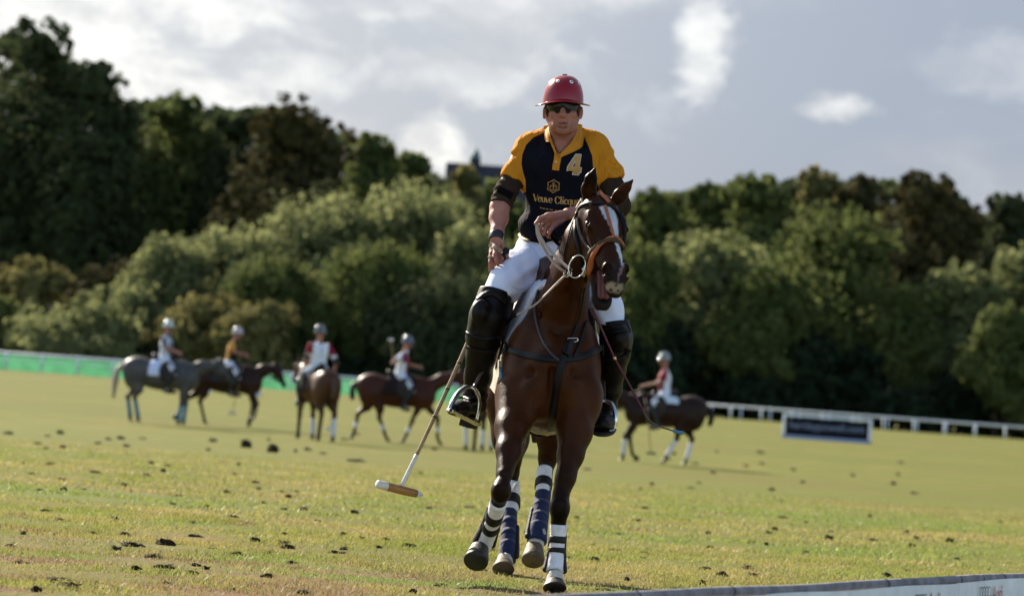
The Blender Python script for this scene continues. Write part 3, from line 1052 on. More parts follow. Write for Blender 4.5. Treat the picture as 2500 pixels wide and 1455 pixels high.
def build_house():
    Y = 395.0
    slate = mat('slate', (.020, .022, .034), .7, .3, var=.2, vscale=3)
    brick = mat('brick_wall', (.20, .085, .06), .85, .2, var=.2, vscale=2)
    copper = mat('old_copper', (.10, .17, .16), .6, .4, var=.2, vscale=3)
    glass = mat('dark_pane', (.02, .025, .03), .15, .5); white = mat('rail_white', (.7, .72, .76))
    L0, R0 = P(1100, 397, Y), P(1400, 419, Y)
    x0, x1 = L0[0], R0[0]; zr = L0[2]; g0 = float(gz(Y))
    root = thing('manor_house', 'dark slate roofed house with a small cupola, peeping over trees beside the rider', 'building', ((x0 + x1) / 2, Y, g0))
    eave = zr - 5.0; dp = 6.0
    V, F = box(((x0 + x1) / 2, Y, (g0 + eave) / 2), (x1 - x0, dp * 2, eave - g0)); mesh_obj('wall', V, F, brick, root, smooth=False)
    e = .5
    V = [(x0 - e, Y - dp - e, eave - .4), (x1 + e, Y - dp - e, eave - .4), (x1 + e, Y, zr), (x0 - e, Y, zr), (x0 - e, Y + dp + e, eave - .4), (x1 + e, Y + dp + e, eave - .4)]
    rf = mesh_obj('roof', V, [(0, 1, 2, 3), (3, 2, 5, 4), (0, 3, 4), (1, 5, 2), (0, 4, 5, 1)], slate, root, smooth=False)
    for i in range(6):
        wx = x0 + 1.2 + i * (x1 - x0 - 2.4) / 5
        V, F = box((wx, Y - dp - .02, eave - 2.2), (1.1, .1, 1.7)); w = mesh_obj('window', V, F, white, root, smooth=False)
        V, F = box((wx, Y - dp - .08, eave - 2.2), (.9, .04, 1.5)); mesh_obj('pane', V, F, glass, w, smooth=False)
    c = P(1160, 400, Y)
    V, F = box((c[0], Y, zr + .1), (1.25, 1.25, 1.2)); mesh_obj('cupola', V, F, slate, root, smooth=False)
    prof = [(.62, .6), (.66, .75), (.55, 1.0), (.5, 1.25), (.34, 1.55), (.12, 1.75), (.05, 2.2)]
    V, F = [], []
    for r_, z in prof:
        for j in range(10): V.append((c[0] + r_ * math.cos(j * .6283), Y + r_ * math.sin(j * .6283), zr + z))
    for i in range(len(prof) - 1):
        for j in range(10): F.append((i * 10 + j, i * 10 + (j + 1) % 10, i * 10 + 10 + (j + 1) % 10, i * 10 + 10 + j))
    F.append(tuple(60 + j for j in range(10)))
    mesh_obj('cupola_dome', V, F, copper, root)


build_ground()
build_grass()
build_clods()
build_trees()
build_house()
build_fences()
build_sideboard()

# ------------------------------------------------------------------ the pony in front
def sd_poly(q, poly):
    """Signed distance (negative inside) of points q to a polygon."""
    q = np.asarray(q, float); poly = np.asarray(poly, float)
    d = np.full(len(q), 1e18); ins = np.zeros(len(q), bool)
    for a, b in zip(poly, np.roll(poly, -1, 0)):
        e = b - a; w = q - a
        t = np.clip((w @ e) / (e @ e), 0, 1)
        d = np.minimum(d, ((w - t[:, None] * e) ** 2).sum(1))
        c = (a[1] > q[:, 1]) != (b[1] > q[:, 1])
        xx = a[0] + (q[:, 1] - a[1]) * (b[0] - a[0]) / (b[1] - a[1] if b[1] != a[1] else 1e-9)
        ins ^= c & (q[:, 0] < xx)
    return np.where(ins, -1, 1) * np.sqrt(d)


def sstep(x, a, b):
    t = np.clip((np.asarray(x, float) - a) / (b - a), 0, 1)
    return t * t * (3 - 2 * t)


def blend(c, m, col):
    m = np.asarray(m)[:, None]
    return c * (1 - m) + np.asarray(col) * m


def vnoise(p, f, seed=0, oct=3):
    """Cheap smooth noise from sums of sines."""
    r = np.random.default_rng(seed); v = 0; a = 1.0; tot = 0
    for _ in range(oct):
        for _ in range(3):
            d = unit(r.normal(0, 1, 3)) * f
            v = v + a * np.sin(p @ d + r.uniform(0, 6.28)); tot += a
        f *= 2.1; a *= .55
    return v / tot


PSI = math.radians(19); ELV = math.radians(51)
hS = np.array([math.cos(PSI), math.sin(PSI), 0])
hL = np.array([math.sin(PSI) * math.cos(ELV), -math.cos(PSI) * math.cos(ELV), -math.sin(ELV)])
hN = np.array([math.sin(PSI) * math.sin(ELV), -math.cos(PSI) * math.sin(ELV), math.cos(ELV)])
POLL = P(1465, 484, 16.17)


def HL(l, n, s):
    return POLL + l * hL + n * hN + s * hS


HR = np.stack([hL, hN, hS], 1)
YD = (0, 1, 0)


def neck_prims(f):
    nk = unit(P(1430, 560, 16.0) - P(1370, 850, 16.5))
    side = (0, 1, .25)
    f.chain([(P(1362, 885, 16.62), .150), (P(1368, 800, 16.56), .128), (P(1378, 730, 16.47), .112), (P(1398, 655, 16.36), .098), (P(1424, 585, 16.27), .088), (P(1448, 535, 16.24), .078)], .05, flat=(side, 1.42))
    f.cap(P(1352, 690, 16.78), P(1398, 600, 16.48), .058, .045, .09)          # crest
    f.cap(P(1398, 600, 16.48), P(1447, 506, 16.30), .045, .045, .08)
    f.cap(P(1390, 690, 16.30), P(1432, 610, 16.17), .055, .05, .06)          # windpipe


PONY_GROUND = P(1335, 1440, 16.9); PONY_GROUND[2] = 0.0


def build_pony():
    root = thing('polo_pony', 'large bay polo pony with white blaze and open mouth trotting at the camera', 'horse', PONY_GROUND)
    # ---- body, neck and legs
    f = Field((-.30, 15.70, .02), (.66, 18.45, 1.95), .0085)
    f.ell(P(1338, 892, 17.02), (.262, .62, .355), k=.02)
    f.ell(P(1345, 918, 16.50), (.222, .30, .270), k=.10)
    f.ell(P(1278, 905, 16.50), (.092, .20, .240), k=.08)                      # shoulders
    f.ell(P(1420, 905, 16.50), (.086, .20, .240), k=.08)
    f.cap(P(1352, 735, 16.62), P(1335, 700, 17.05), .085, .10, .16)             # withers
    f.ell(P(1308, 850, 17.78), (.262, .36, .30), k=.12)                        # croup
    f.ell(P(1245, 930, 17.80), (.13, .26, .26), k=.10)                         # thighs
    f.ell(P(1372, 930, 17.80), (.13, .26, .26), k=.10)
    neck_prims(f)
    f.ell(P(1305, 970, 16.28), (.085, .07, .115), k=.08)                      # pectorals
    f.ell(P(1392, 970, 16.28), (.085, .07, .115), k=.08)
    f.ell(P(1258, 985, 16.34), (.075, .10, .13), k=.06)
    f.ell(P(1432, 975, 16.34), (.072, .10, .13), k=.06)
    f.ell(P(1350, 895, 16.24), (.09, .06, .10), k=.08)
    # left fore (picture right), planted
    f.chain([(P(1418, 965, 16.38), .108), (P(1403, 1055, 16.26), .084), (P(1393, 1110, 16.20), .062), (P(1381, 1165, 16.15), .046), (P(1370, 1205, 16.12), .043)], .035, flat=(YD, 1.22))
    f.ell(P(1367, 1238, 16.09), (.049, .055, .066), k=.028)
    f.chain([(P(1367, 1240, 16.10), .044), (P(1363, 1280, 16.11), .034), (P(1360, 1335, 16.11), .030)], .02, flat=(YD, 1.25))
    f.chain([(P(1360, 1335, 16.11), .030), (P(1357, 1383, 16.09), .036), (P(1354, 1406, 16.04), .031), (P(1353, 1422, 16.01), .037)], .02)
    # right fore (picture left), lifted
    f.chain([(P(1262, 965, 16.36), .112), (P(1249, 1045, 16.18), .080), (P(1242, 1100, 16.04), .058), (P(1231, 1160, 15.92), .043)], .035, flat=(YD, 1.15))
    f.ell(P(1224, 1196, 15.87), (.047, .052, .062), k=.028)
    f.chain([(P(1222, 1200, 15.88), .043), (P(1214, 1238, 15.98), .034), (P(1200, 1282, 16.13), .030)], .02, flat=(YD, 1.2))
    f.chain([(P(1200, 1282, 16.13), .030), (P(1186, 1318, 16.25), .037), (P(1176, 1338, 16.24), .031), (P(1170, 1352, 16.22), .037)], .02)
    # right hind (picture left), planted under the body
    f.chain([(P(1245, 985, 17.72), .135), (P(1247, 1070, 17.66), .092), (P(1248, 1125, 17.74), .058)], .05)
    f.ell(P(1248, 1150, 17.78), (.044, .06, .062), k=.03)
    f.chain([(P(1247, 1155, 17.76), .043), (P(1245, 1210, 17.68), .036), (P(1243, 1300, 17.50), .032), (P(1236, 1356, 17.40), .038), (P(1231, 1376, 17.34), .036)], .02)
    # left hind (picture right), lifted
    f.chain([(P(1368, 985, 17.66), .130), (P(1352, 1065, 17.40), .085), (P(1340, 1105, 17.44), .056)], .05)
    f.ell(P(1337, 1122, 17.46), (.046, .06, .058), k=.03)
    f.chain([(P(1336, 1125, 17.45), .043), (P(1331, 1170, 17.38), .036), (P(1322, 1250, 17.24), .032), (P(1312, 1310, 17.14), .038), (P(1307, 1335, 17.13), .036)], .02)
    # muscle grooves and tendons
    for a, b, r_, k_ in ((P(1347, 905, 16.19), P(1346, 1015, 16.21), .014, .035), (P(1298, 915, 16.22), P(1284, 1000, 16.25), .010, .06), (P(1400, 915, 16.22), P(1412, 995, 16.25), .010, .06),
                         (P(1352, 850, 16.36), P(1385, 720, 16.26), .015, .04), (P(1385, 720, 16.26), P(1418, 645, 16.155), .012, .03), (P(1322, 800, 16.46), P(1356, 690, 16.40), .012, .04)):
        f.cap(a, b, r_, r_, k_, op='s')
    for a, b, r_ in ((P(1236, 1060, 16.10), P(1232, 1150, 15.89), .020), (P(1256, 1050, 16.10), P(1240, 1150, 15.89), .018), (P(1412, 1050, 16.18), P(1384, 1160, 16.10), .020), (P(1388, 1060, 16.18), P(1371, 1160, 16.10), .018),
                     (P(1216, 1190, 15.83), P(1217, 1215, 15.85), .018), (P(1232, 1188, 15.83), P(1228, 1212, 15.85), .016), (P(1358, 1228, 16.05), P(1357, 1256, 16.06), .018), (P(1376, 1226, 16.05), P(1374, 1254, 16.06), .017),
                     (P(1300, 950, 16.21), P(1288, 1020, 16.21), .034), (P(1396, 950, 16.21), P(1408, 1015, 16.21), .034)):
        f.cap(a, b, r_, r_ * .8, .02 if r_ < .03 else .07)
    f.warp(lambda p: .0022 * vnoise(p, 22, 31, 3), .03)
    V, F = f.mesh(2)
    # ---- head at finer grain
    g = Field(P(1385, 760, 16.6) * (1, 0, 1) + (0, 15.55, 0), P(1560, 395, 16.2) * (1, 0, 1) + (0, 16.55, 0), .0046)
    neck_prims(g)
    g.ell(HL(.10, -.035, 0), (.125, .072, .088), HR, .03)
    g.cap(HL(.06, -.06, 0), P(1424, 585, 16.27), .085, .085, .08, flat=(hS, .85))
    g.cap(HL(.10, -.030, 0), HL(.36, -.036, 0), .076, .055, .03)
    g.cap(HL(.36, -.036, 0), HL(.48, -.034, 0), .055, .048, .02)
    for s in (-1, 1):
        g.ell(HL(.165, -.02, s * .055), (.075, .045, .046), HR, .03)
        g.ell(HL(.215, -.115, s * .052), (.115, .088, .034), HR, .03)          # cheek
        g.cap(HL(.26, -.150, s * .042), HL(.38, -.176, s * .036), .034, .022, .025)
        g.cap(HL(.38, -.172, s * .037), HL(.465, -.212, s * .032), .021, .019, .015)
        g.cap(HL(.125, .018, s * .082), HL(.205, .012, s * .100), .016, .015, .022)   # brow bone
        g.cap(HL(.24, -.052, s * .066), HL(.40, -.058, s * .048), .016, .010, .025)   # facial crest
        g.ell(HL(.472, .002, s * .043), (.050, .037, .029), HR, .018)             # nostril wing
    g.cap(HL(.18, -.165, 0), HL(.42, -.198, 0), .05, .024, .03)
    g.ell(HL(.482, -.222, 0), (.042, .026, .048), HR, .02)
    g.ell(HL(.498, -.236, 0), (.028, .024, .034), HR, .02)                      # chin and lower lip
    g.ell(HL(.490, -.034, 0), (.072, .050, .054), HR, .025)
    g.ell(HL(.545, -.056, 0), (.040, .038, .044), HR, .022)
    for s in (-1, 1):
        g.ell(HL(.484, .022, s * .052), (.033, .027, .021), HR, .008, 's')
        g.ell(HL(.478, .000, s * .056), (.018, .026, .016), HR, .008, 's')
        g.ell(HL(.184, .008, s * .108), (.026, .019, .016), HR, .010, 's')         # eye socket
    g.cap(HL(.395, -.128, 0), HL(.60, -.155, 0), .026, .052, .012, flat=(hS, 1.05), op='s')   # open mouth
    g.cap(HL(.40, -.165, 0), HL(.482, -.192, 0), .022, .020, .010, flat=(hS, 1.25), op='s')
    # ears
    for pts, hollow in (([(1434, 486, 16.20, .026), (1437, 462, 16.17, .036), (1443, 437, 16.15, .029), (1453, 411, 16.14, .006)], 1),
                        ([(1498, 496, 16.22, .027), (1514, 478, 16.20, .034), (1529, 458, 16.19, .024), (1545, 440, 16.19, .006)], 1)):
        g.chain([(P(*q[:3]), q[3]) for q in pts], .014, flat=((.1, 1, .15), .72))
        g.chain([(P(q[0] + 1.5, q[1] + 1, q[2] - .026), q[3] * .70) for q in pts[:-1]] + [(P(pts[-1][0], pts[-1][1] + 8, pts[-1][2] - .02), .002)], .008, flat=((.1, 1, .15), .8), op='s')
    for a, b, r_ in ((HL(.20, -.03, -.092), HL(.34, -.05, -.070), .0045), (HL(.27, -.015, -.075), HL(.37, -.05, -.062), .004), (HL(.17, -.06, -.092), HL(.24, -.14, -.083), .005)):
        g.cap(a, b, r_, r_, .008)                 # veins of the cheek
    g.warp(lambda p: .0011 * vnoise(p, 60, 33, 3), .02)
    V2, F2 = g.mesh(1)
    # the head grid keeps the upper neck, the body grid the rest; both follow the same surface where they meet
    V = np.asarray(V); V2 = np.asarray(V2)
    nV = len(V)
    VV = np.vstack([V, V2]); FF = np.vstack([F, F2 + nV])
    # ---- coat
    px = to_px(VV)
    c = np.tile(np.array([.043, .0130, .0034]), (len(VV), 1))
    nz = vnoise(VV, 7, 3)
    c = c * (1 + .22 * nz[:, None])
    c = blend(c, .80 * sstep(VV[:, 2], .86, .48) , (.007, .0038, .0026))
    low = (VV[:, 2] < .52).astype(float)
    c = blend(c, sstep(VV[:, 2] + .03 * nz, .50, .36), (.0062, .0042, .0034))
    q = VV - POLL
    l, n_, s_ = q @ hL, q @ hN, q @ hS
    head = np.zeros(len(VV), bool); head[nV:] = True
    hm = head & (l > -.02)
    c[hm] = blend(c[hm], .45 + 0 * l[hm], (.016, .0062, .0045))
    c = blend(c, hm * sstep(l, .38, .50) * sstep(n_, -.40, -.08) * .85, (.0115, .0085, .0085))
    lower = hm & (n_ < -.13) & (l > .36)
    c = blend(c, lower * sstep(l, .36, .44) * .9, (.013, .009, .0085))
    mouth = hm & (np.abs(s_) < .046) & (l > .37) & (n_ < -.068) & (n_ > -.165)
    c = blend(c, mouth * sstep(np.abs(s_), .044, .034) * sstep(n_, -.065, -.085) * .9, (.13, .035, .035))
    ear = head & (px[:, 1] < 486) & (q[:, 2] > .01)
    c = blend(c, ear * sstep((VV - CAM) @ cF, 16.21, 16.15), (.0030, .0019, .0015))
    front = hm & (n_ > -.03)
    pn = px + np.stack([vnoise(VV, 260, 5, 1), vnoise(VV, 260, 6, 1)], 1) * 1.8
    for poly, col, w in (([(1464, 506), (1472, 502), (1486, 503), (1500, 516), (1507, 534), (1509, 558), (1510, 582), (1503, 588), (1497, 580), (1491, 562), (1483, 540), (1470, 522)], (.46, .48, .53), 2.6),
                         ([(1500, 590), (1507, 584), (1513, 602), (1521, 626), (1523, 648), (1519, 652), (1515, 637), (1507, 612)], (.44, .48, .54), 2.4),
                         ([(1516, 650), (1522, 650), (1521, 662), (1514, 672), (1510, 686), (1506, 686), (1509, 670)], (.16, .095, .085), 2.5)):
        c = blend(c, front * sstep(sd_poly(pn, poly), w, -w), col)
    lip = hm & (l > .49) & (n_ < .03)
    for poly in ([(1474, 700), (1484, 690), (1494, 688), (1508, 692), (1520, 694), (1521, 706), (1510, 717), (1492, 714), (1480, 708)],):
        c = blend(c, lip * sstep(sd_poly(px, poly) + 2.5 * vnoise(VV, 160, 12, 2), 4.0, -5.0) * (n_ > -.12) * .9, (.26, .215, .145))
    for qx, qy, rr in ((1491, 708, 5), (1509, 710, 4), (1504, 697, 4)):
        c = blend(c, lip * sstep(np.hypot(px[:, 0] - qx, (px[:, 1] - qy) * 1.3), rr + 1, rr - 2), (.035, .02, .02))
    coat = mat('bay_coat', (.05, .02, .01), .40, .07, var=.22, vscale=11, bump=.25, bscale=90, attr='Col')
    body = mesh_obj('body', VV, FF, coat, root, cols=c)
    # white pasterns of the planted legs and lifted hind
    bv = bvh_of(body)
    eye = mat('horse_eye', (.005, .0035, .003), .30, .22)
    for s in (-1, 1):
        Vs, Fs = uv_sphere(HL(.184, .001, s * .097), (.021, .017, .014), 14, 10, HR)
        mesh_obj('eye', Vs, Fs, eye, root)
    tong = mat('tongue', (.125, .038, .036), .45, .3, var=.15, vscale=30)
    h = Field(HL(.44, -.17, 0) - .14, HL(.44, -.17, 0) + .14, .004)
    h.cap(HL(.36, -.148, -.014), HL(.464, -.198, -.014), .020, .019, .004, flat=(hN, .8))
    h.cap(HL(.36, -.148, .014), HL(.464, -.198, .014), .020, .019, .004, flat=(hN, .8))
    mesh_obj('tongue', *h.mesh(1), tong, root)
    # ---- hooves
    hoofd = mat('hoof_dark', (.018, .014, .011), .55, .4, var=.35, vscale=30, bump=.3, bscale=60)
    hoofl = mat('hoof_pale', (.105, .072, .046), .65, .3, var=.35, vscale=26, bump=.4, bscale=70)
    pale = mat('white_pastern', (.50, .45, .38), .8, .2, var=.2, vscale=30, bump=.4, bscale=80)

    def hoof(a, b, r0, r1, m, fw):
        a, b = np.asarray(a), np.asarray(b); ax = unit(b - a); fwd = unit(np.asarray(fw, float) - ax * (ax @ np.asarray(fw, float)))
        side = np.cross(ax, fwd); L_ = np.linalg.norm(b - a)
        Vh, Fh = [], []
        prof = [(0, .72), (.05, .86), (.10, .92), (.16, .90), (.45, .97), (.80, 1.03), (.94, 1.02), (1.0, .93)]
        nn = 22
        for t, k in prof:
            r = (r0 + (r1 - r0) * t) * k
            for j in range(nn):
                an = 2 * math.pi * j / nn
                x, y = math.cos(an), math.sin(an)
                sl = .030 * t + (.016 * (1 - t) if x < 0 else 0)
                Vh.append(a + ax * (L_ * (t + (.12 * (1 - t) if x < -.3 else 0))) + fwd * (x * r * 1.08 + sl) + side * (y * r))
        for i in range(len(prof) - 1):
            for j in range(nn): Fh.append((i * nn + j, i * nn + (j + 1) % nn, (i + 1) * nn + (j + 1) % nn, (i + 1) * nn + j))
        Fh.append(tuple(range(nn - 1, -1, -1))); Fh.append(tuple((len(prof) - 1) * nn + j for j in range(nn)))
        mesh_obj('hoof', Vh, Fh, m, root)
    g0 = P(1354, 1443, 16.0); g0[2] = 0.003
    hoof(P(1354, 1416, 16.03), g0, .047, .058, hoofd, (0, -1, 0))
    hoof(P(1172, 1336, 16.22), P(1161, 1382, 16.12), .050, .061, hoofd, (-.1, -1, .35))
    g1 = P(1228, 1396, 17.28); g1[2] = 0.003
    hoof(P(1230, 1372, 17.33), g1, .048, .058, hoofl, (0, -1, 0))
    hoof(P(1305, 1332, 17.12), P(1300, 1378, 17.04), .050, .060, hoofl, (0, -1, .25))
    for a, b, ra, rb in ((P(1356, 1398, 16.05), P(1354, 1422, 16.02), .036, .045), (P(1233, 1362, 17.37), P(1231, 1378, 17.33), .040, .047), (P(1309, 1322, 17.13), P(1306, 1340, 17.11), .042, .047)):
        mesh_obj('pastern', *tube(spline([a, (a + b) / 2, b], 5), np.linspace(ra, rb, 5), 16), pale, root)
    # ---- wraps and boots on the legs
    white = mat('leg_wrap', (.66, .65, .68), .9, .1, var=.16, vscale=30, bump=.6, bscale=90)
    blackb = mat('boot_black', (.008, .007, .007), .6, .25, var=.2, vscale=20, bump=.2)
    navy = mat('boot_navy', (.010, .018, .062), .85, .25, var=.25, vscale=22, bump=.3, bscale=60, sheen=.15)
    tagm = mat('boot_tag', (.35, .33, .38), .7); red = mat('boot_tag_red', (.45, .04, .05), .7)

    def sleeve(name, pts, r, m, par=root, flat=1.15, lump=.0, n=22, k=18):
        q = spline(np.array([np.append(p, rr) for p, rr in zip(pts, r)]), k)
        Vt, Ft = tube(q[:, :3], q[:, 3], n, flat, up=(1, 0, 0))
        if lump: Vt = Vt + vnoise(Vt, 90, 2, 2)[:, None] * lump * unit_rows(Vt - np.repeat(q[:, :3], n, 0))
        return mesh_obj(name, Vt, Ft, m, par)

    def front_boot(pts, r, sgn):
        w = sleeve('leg_wrap', pts, r, white, lump=.0022)
        q = spline(np.array([np.append(p, rr) for p, rr in zip(pts, r)]), 41)
        ax = unit(q[-1, :3] - q[0, :3]); sd = unit(np.array([1, 0, 0]) - ax * ax[0]); bk = np.cross(ax, sd); bk = bk if bk[1] > 0 else -bk
        for t in (.30, .57):
            i = int(t * 40)
            mesh_obj('strap', *tube([q[i - 3, :3], q[i - 2, :3], q[i + 2, :3], q[i + 3, :3]], [q[i, 3] + .003, q[i, 3] + .0055, q[i, 3] + .0055, q[i, 3] + .003], 22, 1.15, up=(1, 0, 0)), blackb, w)
        for s in (-1, 1):                          # padded shells at both sides
            k = 22; pts_ = q[6:40:1][:, :]
            fld = Field(q[:, :3].min(0) - .09, q[:, :3].max(0) + .09, .005)
            for a, b in ((8, 26), (26, 38)):
                fld.cap(q[a, :3] + sd * s * (q[a, 3] * .93) + bk * .012, q[b, :3] + sd * s * (q[b, 3] * (.95 if b < 30 else 1.02)) + bk * .014, .008 if a < 20 else .012, .011 if b < 30 else .017, .012, flat=(bk, 2.0))
            mesh_obj('shell', *fld.mesh(1), blackb, w)
        return w
    front_boot([P(1364, 1280, 16.11), P(1361, 1320, 16.11), P(1358, 1355, 16.105), P(1354, 1396, 16.07)], [.0435, .038, .039, .045], 1)
    front_boot([P(1218, 1222, 15.94), P(1206, 1262, 16.06), P(1195, 1295, 16.17), P(1180, 1332, 16.26)], [.043, .039, .040, .043], -1)

    def hind_boot(pts, r, bp, br, tagpos, side):
        w = sleeve('leg_wrap', pts, r, white, lump=.003)
        bands = sleeve('strap', [pts[0] + (pts[1] - pts[0]) * .46, pts[0] + (pts[1] - pts[0]) * .6, pts[0] + (pts[1] - pts[0]) * .78], [r[0] + .004, r[0] + .005, r[0] + .004], blackb, w, k=6)
        b = sleeve('leg_boot', bp, br, navy, k=30)
        q = spline(np.array([np.append(p, rr) for p, rr in zip(bp, br)]), 41)
        fld = Field(q[:, :3].min(0) - .1, q[:, :3].max(0) + .1, .005)
        fld.cap(q[12, :3] + hx(side, q[12, 3] * .92), q[34, :3] + hx(side, q[34, 3] * .95), .016, .020, .01, flat=(YD, 1.7))
        mesh_obj('shell', *fld.mesh(1), blackb, b)
        for t in (.26, .46, .66):
            i = int(t * 40)
            mesh_obj('strap', *tube([q[i - 2, :3], q[i + 2, :3]], [q[i, 3] + .0003] * 2, 22, 1.15, up=(1, 0, 0)), navy, b)
        T, N_ = np.array([tagpos[0], tagpos[1]]), None
        pts_ = [P(tagpos[0], tagpos[1], q[30, 1] - q[30, 3] * 1.2), P(tagpos[0] + 5, tagpos[1] + 14, q[30, 1] - q[30, 3] * 1.2)]
        mesh_obj('tag', *ribbon(pts_, [(0, -1, 0)] * 2, .014, .003), tagm, b)

    def hx(s, d):
        return np.array([s * d, -.01, 0])
    hind_boot([P(1249, 1188, 17.70), P(1246, 1250, 17.58)], [.047, .041], [P(1244, 1243, 17.60), P(1243, 1290, 17.51), P(1240, 1335, 17.43), P(1237, 1368, 17.39)], [.041, .043, .045, .050], (1222, 1340), 1)
    hind_boot([P(1330, 1147, 17.41), P(1325, 1205, 17.31)], [.042, .041], [P(1327, 1196, 17.33), P(1320, 1250, 17.24), P(1314, 1290, 17.17), P(1311, 1322, 17.13)], [.042, .046, .050, .053], (1326, 1290), -1)
    # stray end of bandage beside the planted hind
    mesh_obj('bandage_end', *tube(spline([P(1250, 1200, 17.62), P(1256, 1186, 17.62), P(1264, 1176, 17.63), P(1266, 1181, 17.63), P(1258, 1196, 17.62)], 16), .007, 8), white, root)
    # tail tied up behind
    tailm = mat('tail_hair', (.010, .007, .006), .6, .4)
    mesh_obj('tail', *tube(spline([P(1306, 800, 18.12), P(1306, 850, 18.28), P(1306, 960, 18.30), P(1306, 1080, 18.26)], 12), [.035, .05, .05, .048, .05, .052, .055, .055, .05, .045, .03, .015], 12), tailm, root)
    # beard under the chin
    mb = MB(); r = np.random.default_rng(4)
    for i in range(46):
        a = HL(.455 + r.uniform(-.03, .02), -.238 + r.uniform(-.004, .006), r.uniform(-.03, .02))
        d = unit(-hN * .8 + hL * r.uniform(-.5, .5) + hS * r.uniform(-.8, .25)) * r.uniform(.03, .06)
        mb.add(*tube([a, a + d * .5, a + d + (0, 0, -.012)], [.0011, .0009, .0003], 3, cap=False))
    mb.build('chin_hair', mat('beard_hair', (.05, .022, .014), .5), root)
    return root, body, bv


def unit_rows(a):
    return a / (np.linalg.norm(a, axis=1)[:, None] + 1e-9)


PONY, PONY_BODY, PONY_BVH = build_pony()

